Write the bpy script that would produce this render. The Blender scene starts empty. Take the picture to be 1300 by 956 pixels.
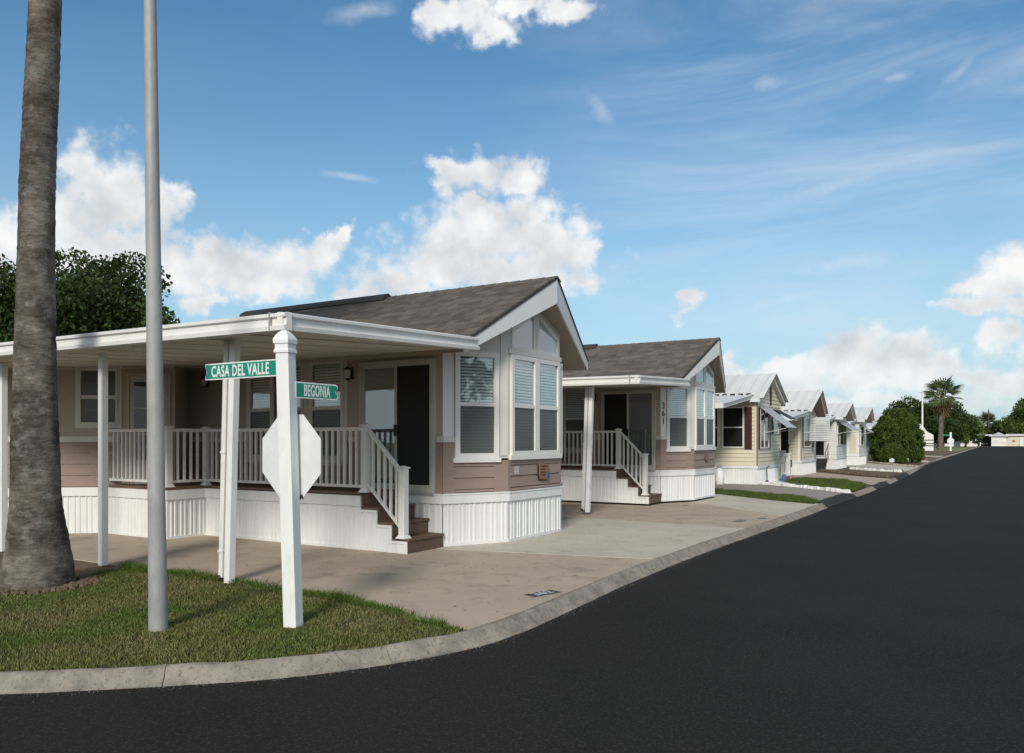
import bpy, bmesh, math, random
import numpy as np
from mathutils import Vector, Matrix
S = bpy.context.scene
COL = S.collection
R = math.radians
rnd = random.Random(7)

# ---------------------------------------------------------------- camera
YAW = math.atan(620 / 1011)
cd = bpy.data.cameras.new('camera')
cam = bpy.data.objects.new('camera', cd); COL.objects.link(cam)
cd.sensor_width = 36; cd.lens = 28.0; cd.shift_y = 81 / 1300
cd.clip_start = 0.05; cd.clip_end = 6000
cam.location = (0, 0, 1.65); cam.rotation_euler = (R(90), 0, YAW)
S.camera = cam
S.view_settings.view_transform = 'Standard'; S.view_settings.look = 'None'
S.view_settings.gamma = 1; S.view_settings.exposure = 0.06
try: S.view_settings.use_curve_mapping = False
except Exception: pass
S.render.resolution_x = 1024; S.render.resolution_y = 753

# ---------------------------------------------------------------- sun
SUN_EL, SUN_AZ = 32.0, 160.0            # azimuth clockwise from +Y (north)
sl = bpy.data.lights.new('sun', 'SUN'); sl.energy = 2.9; sl.angle = R(13); sl.color = (1, .93, .83)
sun = bpy.data.objects.new('sun', sl); COL.objects.link(sun)
sdir = Vector((math.sin(R(SUN_AZ)) * math.cos(R(SUN_EL)), math.cos(R(SUN_AZ)) * math.cos(R(SUN_EL)), math.sin(R(SUN_EL))))
sun.rotation_euler = sdir.to_track_quat('Z', 'Y').to_euler()

# ---------------------------------------------------------------- sky with clouds
w = bpy.data.worlds.new('World'); S.world = w; w.use_nodes = True
nt = w.node_tree; nt.nodes.clear()
def nd(t, **k):
    n = nt.nodes.new(t)
    for a, b in k.items(): setattr(n, a, b)
    return n
def lk(a, b): nt.links.new(a, b)
def setin(sock, v):
    if hasattr(v, 'is_output'): lk(v, sock)
    else: sock.default_value = v
def mth(op, a, b=0.0, c=0.0, clamp=False):
    n = nd('ShaderNodeMath', operation=op); n.use_clamp = clamp
    for i, v in enumerate((a, b, c)): setin(n.inputs[i], v)
    return n.outputs[0]
def vec(op, a, b=(0, 0, 0)):
    n = nd('ShaderNodeVectorMath', operation=op)
    setin(n.inputs[0], a); setin(n.inputs[1], b)
    return n.outputs['Value'] if op in ('LENGTH', 'DOT_PRODUCT') else n.outputs['Vector']
def smooth(v, a, b, lo=0.0, hi=1.0):
    n = nd('ShaderNodeMapRange', interpolation_type='SMOOTHSTEP')
    for i, x in enumerate((v, a, b, lo, hi)): setin(n.inputs[i], x)
    return n.outputs[0]
def noise(v, scale, detail=6, rough=.55, dist=0.0):
    n = nd('ShaderNodeTexNoise'); lk(v, n.inputs['Vector'])
    n.inputs['Scale'].default_value = scale; n.inputs['Detail'].default_value = detail
    n.inputs['Roughness'].default_value = rough; n.inputs['Distortion'].default_value = dist
    return n
def mixc(f, a, b, mode='MIX'):
    n = nd('ShaderNodeMix', data_type='RGBA', blend_type=mode)
    setin(n.inputs[0], f); setin(n.inputs[6], a); setin(n.inputs[7], b)
    return n.outputs[2]
sky = nd('ShaderNodeTexSky', sky_type='NISHITA'); sky.sun_disc = False
sky.sun_elevation = R(SUN_EL); sky.sun_rotation = R(SUN_AZ)
sky.altitude = 20; sky.air_density = 1.0; sky.dust_density = 1.2; sky.ozone_density = 1.6
tc = nd('ShaderNodeTexCoord'); D = vec('NORMALIZE', tc.outputs['Generated'])
sp = nd('ShaderNodeSeparateXYZ'); lk(D, sp.inputs[0])
az = mth('MULTIPLY', mth('ARCTAN2', sp.outputs[0], sp.outputs[1]), 57.29578)
el = mth('MULTIPLY', mth('ARCSINE', sp.outputs[2]), 57.29578)
cb = nd('ShaderNodeCombineXYZ'); lk(az, cb.inputs[0]); lk(el, cb.inputs[1])
P0 = cb.outputs[0]
nw = noise(D, 22, 5, .6)
warp = vec('MULTIPLY', vec('SUBTRACT', nw.outputs['Color'], (.5, .5, .5)), (5.0, 3.6, 0))
PW = vec('ADD', P0, warp)
# cumulus heaps: azimuth, elevation and half-widths in degrees, each heap with a flat grey base
CUM = [(-58.7, 14.6, 2.8, 3.2), (-59.7, 16.7, 1.3, 1.6), (-60.5, 12.6, 2.2, 2.8), (-55.3, 15.5, 1.2, 1.3), (-57.4, 15.6, 1.8, 1.9), (-62.6, 11.7, 2.5, 1.8), (-64.1, 11.7, 1.6, 2.1), (-56.5, 11.9, 4.2, 1.9), (-51.1, 11.9, 3.5, 1.7), (-48.0, 11.5, 3.1, 1.8), (-53.6, 10.8, 5.8, 1.3), (-44.6, 13.1, 1.4, 0.8), (-43.8, 14.1, 0.8, 0.7), (-52.9, 9.3, 1.7, 0.8), (-48.3, 10.0, 1.6, 0.9), (-45.4, 12.1, 1.6, 1.2),
 (-33.2, 14.4, 5.4, 2.4), (-35.8, 13.5, 3.4, 2.1), (-36.6, 12.4, 4.8, 2.0), (-29.3, 14.1, 2.9, 1.9), (-32.1, 15.7, 3.4, 1.5), (-33.8, 16.4, 2.3, 0.9), (-33.4, 18.5, 3.0, 1.2), (-31.0, 18.3, 2.0, 1.2), (-36.3, 18.7, 1.8, 0.7), (-39.4, 11.3, 3.9, 1.3), (-26.7, 13.0, 1.5, 1.2), (-42.7, 10.1, 1.9, 0.6), (-32.1, 12.0, 6.8, 1.8), (-26.4, 11.2, 1.1, 0.4),
 (-35.2, 27.9, 2.8, 1.3), (-32.9, 27.4, 2.0, 0.9), (-27.6, 28.3, 1.9, 0.9), (-37.2, 28.3, 1.4, 0.8), (-31.0, 28.9, 2.3, 0.6),
 (0.6, 10.2, 1.9, 1.3), (-0.6, 9.5, 1.7, 0.9), (1.2, 10.8, 1.2, 1.1), (-1.3, 8.2, 1.5, 0.6), (0.8, 8.3, 1.6, 0.8), (2.6, 10.4, 2.2, 1.6), (-8.2, 6.2, 2.2, 1.1), (-9.4, 5.4, 2.2, 1.1), (-5.7, 5.4, 2.3, 1.1), (-3.4, 4.8, 2.0, 0.9), (-7.1, 4.3, 5.2, 1.3), (-11.4, 4.5, 3.0, 1.1), (-1.7, 4.0, 2.1, 0.7), (0.6, 6.3, 1.5, 0.8), (0.8, 3.5, 2.4, 0.8), (-12.9, 3.7, 3.1, 1.0), (-3.9, 2.4, 6.3, 0.8), (-19.4, 9.4, 1.4, 0.7), (-16.3, 5.3, 0.7, 0.8), (-16.0, 4.6, 1.2, 0.7), (-66.8, 4.4, 3.4, 1.5),
 (14, 9, 6, 2.2), (17, 11, 3, 2), (33, 7, 6, 2), (52, 14, 7, 3), (57, 16, 4, 2.4), (80, 8, 7, 2.4), (104, 15, 6, 2.6), (109, 17, 4, 2.5), (131, 8, 8, 2.4), (158, 10, 6, 2.5), (-170, 7, 8, 2.3), (-150, 13, 7, 3), (-145, 15, 4, 2.2), (-121, 8, 7, 2.3), (-100, 14, 6, 3), (-96, 11, 7, 2), (-80, 9, 5, 2.4)]
f = None
for (a, e, ra, re) in CUM:
    q = vec('MULTIPLY', vec('SUBTRACT', PW, (a, e, 0)), (1 / (ra * 1.12), 1 / (re * 1.15), 0))
    l = mth('SUBTRACT', 1.0, vec('LENGTH', q))
    f = l if f is None else mth('SMOOTH_MAX', f, l, .25)
nf = noise(D, 60, 7, .62)
def billow(v):
    n = nd('ShaderNodeTexVoronoi', feature='F1'); lk(v, n.inputs['Vector'])
    n.inputs['Scale'].default_value = 26; n.inputs['Detail'].default_value = 1.6; n.inputs['Roughness'].default_value = .5; n.inputs['Lacunarity'].default_value = 2.4
    return n.outputs['Distance']
DW = vec('ADD', D, vec('MULTIPLY', vec('SUBTRACT', nf.outputs['Color'], (.5, .5, .5)), (.012, .012, .012)))
ba = billow(DW)
dens = mth('ADD', f, mth('ADD', mth('MULTIPLY', mth('SUBTRACT', .72, ba), .62), mth('MULTIPLY', mth('SUBTRACT', nf.outputs[0], .5), .8)))
cmask = mth('POWER', smooth(dens, -.32, .52), 1.05)
cmask = mth('MULTIPLY', cmask, smooth(el, -3, 9, .55, 1.0))
# relief: the same billows sampled a little higher up
rel = mth('MULTIPLY', mth('SUBTRACT', .52, ba), .35)
na = noise(DW, 13, 4, .5); nb = noise(vec('ADD', DW, (0, .004, .030)), 13, 4, .5)
rel2 = mth('MULTIPLY', mth('SUBTRACT', na.outputs[0], nb.outputs[0]), 1.9)
lit = mth('ADD', mth('ADD', .70, mth('ADD', rel, rel2)), mth('MULTIPLY', smooth(dens, .75, .1), .18), clamp=True)
ccol = mixc(lit, (.50, .55, .61, 1), (.92, .92, .915, 1))
# high thin cirrus in long streaks
mp = nd('ShaderNodeMapping'); lk(P0, mp.inputs[0]); mp.inputs['Rotation'].default_value = (0, 0, R(-14)); mp.inputs['Scale'].default_value = (.030, .16, 1)
n1 = noise(mp.outputs[0], 1.0, 8, .62, .5)
mp2 = nd('ShaderNodeMapping'); lk(P0, mp2.inputs[0]); mp2.inputs['Rotation'].default_value = (0, 0, R(20)); mp2.inputs['Scale'].default_value = (.05, .10, 1); mp2.inputs['Location'].default_value = (3.1, 1.7, 0)
n2 = noise(mp2.outputs[0], 1.0, 7, .6, .8)
cirrus = mth('MULTIPLY', smooth(n1.outputs[0], .34, .84), .62)
band = mth('MAXIMUM', smooth(az, -36, -12), smooth(az, -75, -100))
cirrus = mth('MULTIPLY', cirrus, mth('ADD', .06, mth('MULTIPLY', band, .94)))
PV = vec('ADD', P0, vec('MULTIPLY', vec('SUBTRACT', n2.outputs['Color'], (.5, .5, .5)), (5, 3, 0)))
wsp = None
for (a, e, ra, re, rot) in [(-24.6, 22.6, 2.6, .9, -40), (-2.8, 22.6, 2.2, .6, 25), (-6.6, 22.9, 1.6, .5, 5), (-14.0, 23.4, 2.0, .6, 20), (-42.7, 17.9, 2.6, .5, 0), (-42.2, 27.6, 3.0, .7, 12), (-9.0, 11.6, 5.5, 1.4, 3), (-13, 9.3, 7, 1.1, 8), (-9.5, 16.4, 9, .9, 12), (120, 25, 4, 1, 10), (-120, 30, 4, 1, 0), (60, 28, 4, 1, -10)]:
    m = nd('ShaderNodeMapping'); m.vector_type = 'TEXTURE'; lk(PV, m.inputs[0])
    m.inputs['Location'].default_value = (a, e, 0); m.inputs['Rotation'].default_value = (0, 0, R(rot)); m.inputs['Scale'].default_value = (ra, re, 1)
    l = mth('SUBTRACT', 1.0, vec('LENGTH', m.outputs[0]))
    wsp = l if wsp is None else mth('SMOOTH_MAX', wsp, l, .2)
wmask = mth('MULTIPLY', smooth(mth('ADD', wsp, mth('ADD', mth('MULTIPLY', mth('SUBTRACT', n1.outputs[0], .5), 1.2), mth('MULTIPLY', mth('SUBTRACT', nf.outputs[0], .5), .9))), -.1, 1.3), .40)
veil = mth('MULTIPLY', smooth(vec('DOT_PRODUCT', D, tuple(sdir)), -.1, .8), .62)   # thin high cloud in front of the sun
thin = mth('MAXIMUM', mth('MAXIMUM', cirrus, wmask), veil)
SKYS = .15
skc = mixc(1.0, sky.outputs[0], (SKYS * .46, SKYS * .76, SKYS * .86, 1), 'MULTIPLY')
hz = mth('POWER', smooth(el, 30, -2), 1.4)
skc = mixc(mth('MULTIPLY', hz, .75), skc, (.52, .68, .77, 1))
c1 = mixc(thin, skc, (.80, .83, .86, 1))
c2 = mixc(cmask, c1, ccol)
bg = nd('ShaderNodeBackground'); lk(c2, bg.inputs[0]); bg.inputs[1].default_value = 1.0
ow = nd('ShaderNodeOutputWorld'); lk(bg.outputs[0], ow.inputs[0])
try:
    w.cycles.sampling_method = 'MANUAL'; w.cycles.sample_map_resolution = 512
except Exception: pass

# ---------------------------------------------------------------- materials
def nodes(name):
    m = bpy.data.materials.new(name); m.use_nodes = True
    return m, m.node_tree, m.node_tree.nodes['Principled BSDF']
MATS = {}
def mat(name, c, c2=None, scale=3.0, rough=.6, bump=0.0, bscale=60.0, metal=0.0, c3=None, s3=25.0, a3=.5, stretch=(1, 1, 1), island=0.0, spec=.4, world=True, lo=.35, hi=.68):
    """base colour wandering between c and c2 on a world-sized noise, specks of c3, fine bump"""
    m, t, b = nodes(name)
    N = t.nodes; L = t.links
    geo = N.new('ShaderNodeNewGeometry')
    mp = N.new('ShaderNodeMapping'); mp.inputs['Scale'].default_value = stretch
    L.new(geo.outputs['Position'], mp.inputs[0])
    def nz(s, d=5, r=.6):
        n = N.new('ShaderNodeTexNoise'); n.inputs['Scale'].default_value = s; n.inputs['Detail'].default_value = d; n.inputs['Roughness'].default_value = r
        L.new(mp.outputs[0], n.inputs['Vector']); return n
    def rampf(src, lo_, hi_):
        r = N.new('ShaderNodeMapRange'); r.inputs[1].default_value = lo_; r.inputs[2].default_value = hi_
        L.new(src, r.inputs[0]); return r.outputs[0]
    def mix(fc, a, bb, mode='MIX'):
        x = N.new('ShaderNodeMix'); x.data_type = 'RGBA'; x.blend_type = mode
        for s_, v in ((x.inputs[0], fc), (x.inputs[6], a), (x.inputs[7], bb)):
            if hasattr(v, 'is_output'): L.new(v, s_)
            else: s_.default_value = v
        return x.outputs[2]
    C4 = lambda q: (q[0], q[1], q[2], 1)
    c2 = c2 or tuple(v * .88 for v in c)
    col = mix(rampf(nz(scale).outputs[0], lo, hi), C4(c), C4(c2))
    if c3: col = mix(mth3(N, L, rampf(nz(s3, 4, .7).outputs[0], .52, .7), a3), col, C4(c3))
    if island:
        v = N.new('ShaderNodeMapRange'); v.inputs[3].default_value = 1 - island; v.inputs[4].default_value = 1 + island
        L.new(geo.outputs['Random Per Island'], v.inputs[0])
        cc = N.new('ShaderNodeCombineColor')
        for i in range(3): L.new(v.outputs[0], cc.inputs[i])
        col = mix(1.0, col, cc.outputs[0], 'MULTIPLY')
    L.new(col, b.inputs['Base Color'])
    b.inputs['Roughness'].default_value = rough; b.inputs['Metallic'].default_value = metal
    b.inputs['Specular IOR Level'].default_value = spec
    if bump:
        bn = N.new('ShaderNodeBump'); bn.inputs['Strength'].default_value = bump; bn.inputs['Distance'].default_value = .01
        L.new(nz(bscale, 4, .7).outputs[0], bn.inputs['Height']); L.new(bn.outputs[0], b.inputs['Normal'])
    MATS[name] = m
    return m
def mth3(N, L, a, k):
    n = N.new('ShaderNodeMath'); n.operation = 'MULTIPLY'; L.new(a, n.inputs[0]); n.inputs[1].default_value = k
    return n.outputs[0]

white = mat('white_vinyl', (.75, .735, .70), (.67, .655, .625), 1.5, .45, .05, 40, c3=(.52, .51, .48), s3=9, a3=.25)
postwhite = mat('painted_post', (.80, .80, .79), (.72, .715, .70), 3, .45, .06, 60, c3=(.50, .475, .43), s3=11, a3=.35, stretch=(1, 1, .4))
skirtm = mat('white_skirting', (.76, .76, .75), (.68, .68, .67), 2.2, .5, .05, 30, c3=(.55, .53, .49), s3=7, a3=.28, stretch=(1, 1, .25))
offw = mat('offwhite_siding', (.64, .62, .57), (.58, .56, .52), 1.2, .55, .08, 80)
beige = mat('beige_siding', (.47, .39, .31), (.42, .345, .275), 1.0, .6, .08, 80)
brown = mat('brown_siding', (.292, .212, .178), (.262, .19, .158), 2.0, .6, .12, 90, stretch=(.3, .3, 2), c3=(.38, .28, .235), s3=6, a3=.3)
fasc = mat('grey_white_fascia', (.70, .70, .69), (.64, .64, .63), 1.4, .5, .05, 60)
soff = mat('soffit_tan', (.40, .335, .27), (.36, .30, .24), 1.2, .7)
ceilm = mat('porch_ceiling', (.62, .585, .51), (.58, .545, .475), 1.0, .6)
shing = mat('asphalt_shingle', (.130, .112, .095), (.096, .083, .072), 2.2, .95, .5, 160, c3=(.14, .115, .094), s3=4, a3=.2, stretch=(.5, 2.5, 1), island=.24, spec=.15)
drip = mat('dark_drip_edge', (.042, .037, .033), None, 3, .7)
wood = mat('stained_deck_wood', (.16, .095, .062), (.095, .056, .038), 5, .6, .35, 70, stretch=(1, .25, 1), c3=(.15, .095, .06), s3=12, a3=.45)
metal = mat('galvanised_steel', (.37, .365, .36), (.29, .288, .285), 5, .62, .08, 50, .15, c3=(.23, .225, .22), s3=18, a3=.45, stretch=(1, 1, .5))
alum = mat('brushed_aluminium', (.55, .55, .54), (.45, .45, .44), 8, .42, 0, 50, .5)
doorfr = mat('door_frame', (.50, .49, .44), (.45, .44, .40), 3, .5)
black = mat('black_metal', (.018, .018, .018), (.03, .03, .03), 3, .5)
conc_t = mat('tan_concrete', (.425, .345, .268), (.365, .297, .232), .9, .9, .35, 90, c3=(.215, .18, .15), s3=1.9, a3=.7, spec=.2)
conc_g = mat('grey_concrete', (.50, .45, .37), (.43, .385, .32), .8, .9, .35, 90, c3=(.29, .255, .215), s3=2.3, a3=.5, spec=.2)
conc_d = mat('old_concrete', (.31, .275, .235), (.25, .225, .195), 1.0, .9, .25, 120, c3=(.17, .155, .14), s3=2.5, a3=.4, spec=.2)
kerbm = mat('kerb_concrete', (.34, .295, .245), (.20, .178, .15), 5.0, .95, 1.0, 60, c3=(.10, .088, .075), s3=24, a3=.75, spec=.1)
asph = mat('fresh_asphalt', (.0255, .0238, .0222), (.0195, .0182, .0170), .5, .95, 1.0, 90, c3=(.085, .080, .075), s3=48, a3=.6, spec=.08)
patchm = mat('dark_speckled_skin', (.038, .037, .038), (.028, .028, .029), 2, .9, .9, 120, c3=(.08, .078, .075), s3=60, a3=.4, spec=.2)
soil = mat('lawn_soil', (.075, .072, .030), (.13, .105, .060), 1.3, 1, .6, 40, c3=(.045, .055, .018), s3=6, a3=.6, spec=.05)
dirt = mat('bare_dirt', (.17, .125, .085), (.11, .085, .06), 1.6, 1, .6, 30, c3=(.24, .19, .14), s3=14, a3=.5, spec=.05)
mulch = mat('brown_gravel', (.16, .115, .08), (.10, .075, .055), 3, 1, .8, 20, c3=(.30, .25, .20), s3=16, a3=.5, spec=.05)
stonew = mat('white_stones', (.72, .71, .68), (.58, .57, .54), 9, .8, .4, 30, island=.12)
green = mat('sign_green', (.004, .24, .165), (.004, .22, .15), 4, .4)
letter = mat('sign_white', (.74, .76, .74), None, 4, .5)
octm = mat('sign_back', (.74, .745, .75), (.66, .665, .67), 4, .42, .04, 50, 0.0, c3=(.55, .54, .52), s3=9, a3=.35)
redm = mat('sign_red', (.45, .02, .02), None, 3, .4)
cream = mat('cream_siding', (.66, .605, .465), (.61, .56, .43), 1.0, .5, .05, 60)
cream2 = mat('pale_tan_siding', (.62, .57, .44), (.57, .52, .40), 1.0, .5)
turq = mat('turquoise_siding', (.36, .56, .58), (.32, .50, .52), 1.0, .5)
greyw = mat('weathered_white_siding', (.70, .70, .68), (.62, .62, .60), 1.0, .5)
tinroof = mat('white_metal_roof', (.63, .62, .595), (.54, .53, .51), .8, .38, 0, 40, 0.0, c3=(.56, .56, .55), s3=1.2, a3=.25)
tingrey = mat('grey_metal_awning', (.50, .51, .52), (.42, .43, .44), 2, .45, 0, 40, .2)
shutter = mat('maroon_shutter', (.055, .016, .014), (.04, .012, .01), 3, .5)
dkbrown = mat('dark_brown_roof', (.085, .055, .045), (.06, .04, .033), 1, .9)
screen = mat('dark_screen', (.012, .012, .013), (.016, .016, .016), 3, .75, spec=.15)
plaqm = mat('terracotta_plaque', (.27, .135, .085), (.20, .095, .06), 14, .6, .3, 30)
blue = mat('blue_enamel', (.05, .12, .28), None, 4, .5)
blindm = mat('window_blind', (.86, .88, .85), (.82, .84, .81), 2, .6)
curt = mat('door_curtain', (.48, .50, .49), (.38, .40, .39), 3, .8)
roomdk = mat('dim_interior', (.03, .03, .03), None, 2, .9)
trunkm = mat('tree_bark', (.10, .075, .055), (.06, .045, .035), 4, .95, .8, 25)
lampg = mat('lamp_glass', (.55, .55, .52), None, 4, .2)

def glass(name, tint, alpha, rough=.02, refl=1.0, ior=1.9):
    """alpha: how much of the see-through part is a dull film of colour tint; over it a Fresnel reflection"""
    m, t, b = nodes(name); N = t.nodes; L = t.links; N.remove(b)
    tr = N.new('ShaderNodeBsdfTransparent'); tr.inputs[0].default_value = (.95, .975, .97, 1)
    df = N.new('ShaderNodeBsdfDiffuse'); df.inputs[0].default_value = (*tint, 1)
    gl = N.new('ShaderNodeBsdfGlossy'); gl.inputs['Roughness'].default_value = rough; gl.inputs[0].default_value = (refl, refl, refl, 1)
    m1 = N.new('ShaderNodeMixShader'); m1.inputs[0].default_value = alpha
    L.new(tr.outputs[0], m1.inputs[1]); L.new(df.outputs[0], m1.inputs[2])
    lw = N.new('ShaderNodeLayerWeight'); r0 = ((ior - 1) / (ior + 1)) ** 2
    pw = N.new('ShaderNodeMath'); pw.operation = 'POWER'; L.new(lw.outputs['Facing'], pw.inputs[0]); pw.inputs[1].default_value = 4.0
    fr = N.new('ShaderNodeMath'); fr.operation = 'MULTIPLY_ADD'; L.new(pw.outputs[0], fr.inputs[0]); fr.inputs[1].default_value = 1 - r0; fr.inputs[2].default_value = r0
    g = N.new('ShaderNodeNewGeometry'); n = N.new('ShaderNodeTexNoise'); n.inputs['Scale'].default_value = 1.1
    bp = N.new('ShaderNodeBump'); bp.inputs['Strength'].default_value = .05; bp.inputs['Distance'].default_value = .06
    L.new(g.outputs['Position'], n.inputs['Vector']); L.new(n.outputs[0], bp.inputs['Height'])
    L.new(bp.outputs[0], gl.inputs['Normal'])
    m2 = N.new('ShaderNodeMixShader'); L.new(fr.outputs[0], m2.inputs[0]); L.new(m1.outputs[0], m2.inputs[1]); L.new(gl.outputs[0], m2.inputs[2])
    L.new(m2.outputs[0], N['Material Output'].inputs[0])
    return m
pane = glass('window_glass', (.40, .46, .46), .10, ior=2.2)
pane_s = glass('screened_glass', (.14, .145, .142), .60, .25, .5, 1.6)
pane_d = glass('sliding_glass', (.16, .18, .18), .25, ior=2.3)

def leafmat(name, c, c2, island=.45, trans=.25, scale=.6):
    m = mat(name, c, c2, scale, .7, 0, island=island, spec=.2)
    t = m.node_tree; b = t.nodes['Principled BSDF']
    tl = t.nodes.new('ShaderNodeBsdfTranslucent'); mx = t.nodes.new('ShaderNodeMixShader'); mx.inputs[0].default_value = trans
    src = b.inputs['Base Color'].links[0].from_socket
    t.links.new(src, tl.inputs[0]); t.links.new(b.outputs[0], mx.inputs[1]); t.links.new(tl.outputs[0], mx.inputs[2])
    t.links.new(mx.outputs[0], t.nodes['Material Output'].inputs[0])
    return m
leaf_d = leafmat('dark_tree_leaf', (.032, .060, .014), (.055, .085, .02))
leaf_m = leafmat('mid_tree_leaf', (.075, .13, .028), (.11, .165, .038))
leaf_l = leafmat('light_tree_leaf', (.10, .16, .035), (.14, .20, .05))
leaf_c = leafmat('conifer_leaf', (.058, .095, .017), (.095, .14, .025), scale=1.2)
palm_l = leafmat('palm_leaf', (.10, .14, .055), (.15, .185, .08), scale=1)
palm_dry = leafmat('dry_palm_leaf', (.30, .20, .09), (.22, .14, .07))
grassm = leafmat('lawn_grass', (.105, .155, .032), (.21, .18, .08), 1.1, .3, 1.1)
grassd = leafmat('far_lawn_grass', (.085, .125, .026), (.12, .15, .04), .35, .3, .8)

def palm_bark():
    m = mat('palm_bark', (.225, .19, .16), (.082, .067, .055), 2.3, .95, 1.0, 30, c3=(.30, .285, .268), s3=5, a3=.6, stretch=(1, 1, 1.0), spec=.1, lo=.36, hi=.62)
    t = m.node_tree; b = t.nodes['Principled BSDF']; N = t.nodes; L = t.links
    g = N.new('ShaderNodeNewGeometry'); mp = N.new('ShaderNodeMapping'); mp.inputs['Scale'].default_value = (4, 4, 15)
    L.new(g.outputs['Position'], mp.inputs[0])
    n = N.new('ShaderNodeTexNoise'); n.inputs['Scale'].default_value = 2.0; n.inputs['Detail'].default_value = 6; n.inputs['Roughness'].default_value = .7; L.new(mp.outputs[0], n.inputs[0])
    r = N.new('ShaderNodeMapRange'); r.inputs[1].default_value = .35; r.inputs[2].default_value = .65; r.inputs[3].default_value = .56; r.inputs[4].default_value = 1.16; L.new(n.outputs[0], r.inputs[0])
    cc = N.new('ShaderNodeCombineColor')
    for i in range(3): L.new(r.outputs[0], cc.inputs[i])
    x = N.new('ShaderNodeMix'); x.data_type = 'RGBA'; x.blend_type = 'MULTIPLY'; x.inputs[0].default_value = 1
    src = b.inputs['Base Color'].links[0].from_socket
    L.new(src, x.inputs[6]); L.new(cc.outputs[0], x.inputs[7]); L.new(x.outputs[2], b.inputs['Base Color'])
    old = b.inputs['Normal'].links[0].from_node
    b2 = N.new('ShaderNodeBump'); b2.inputs['Strength'].default_value = .8; b2.inputs['Distance'].default_value = .02
    L.new(n.outputs[0], b2.inputs['Height']); L.new(old.outputs[0], b2.inputs['Normal']); L.new(b2.outputs[0], b.inputs['Normal'])
    return m
palmbark = palm_bark()

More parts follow.
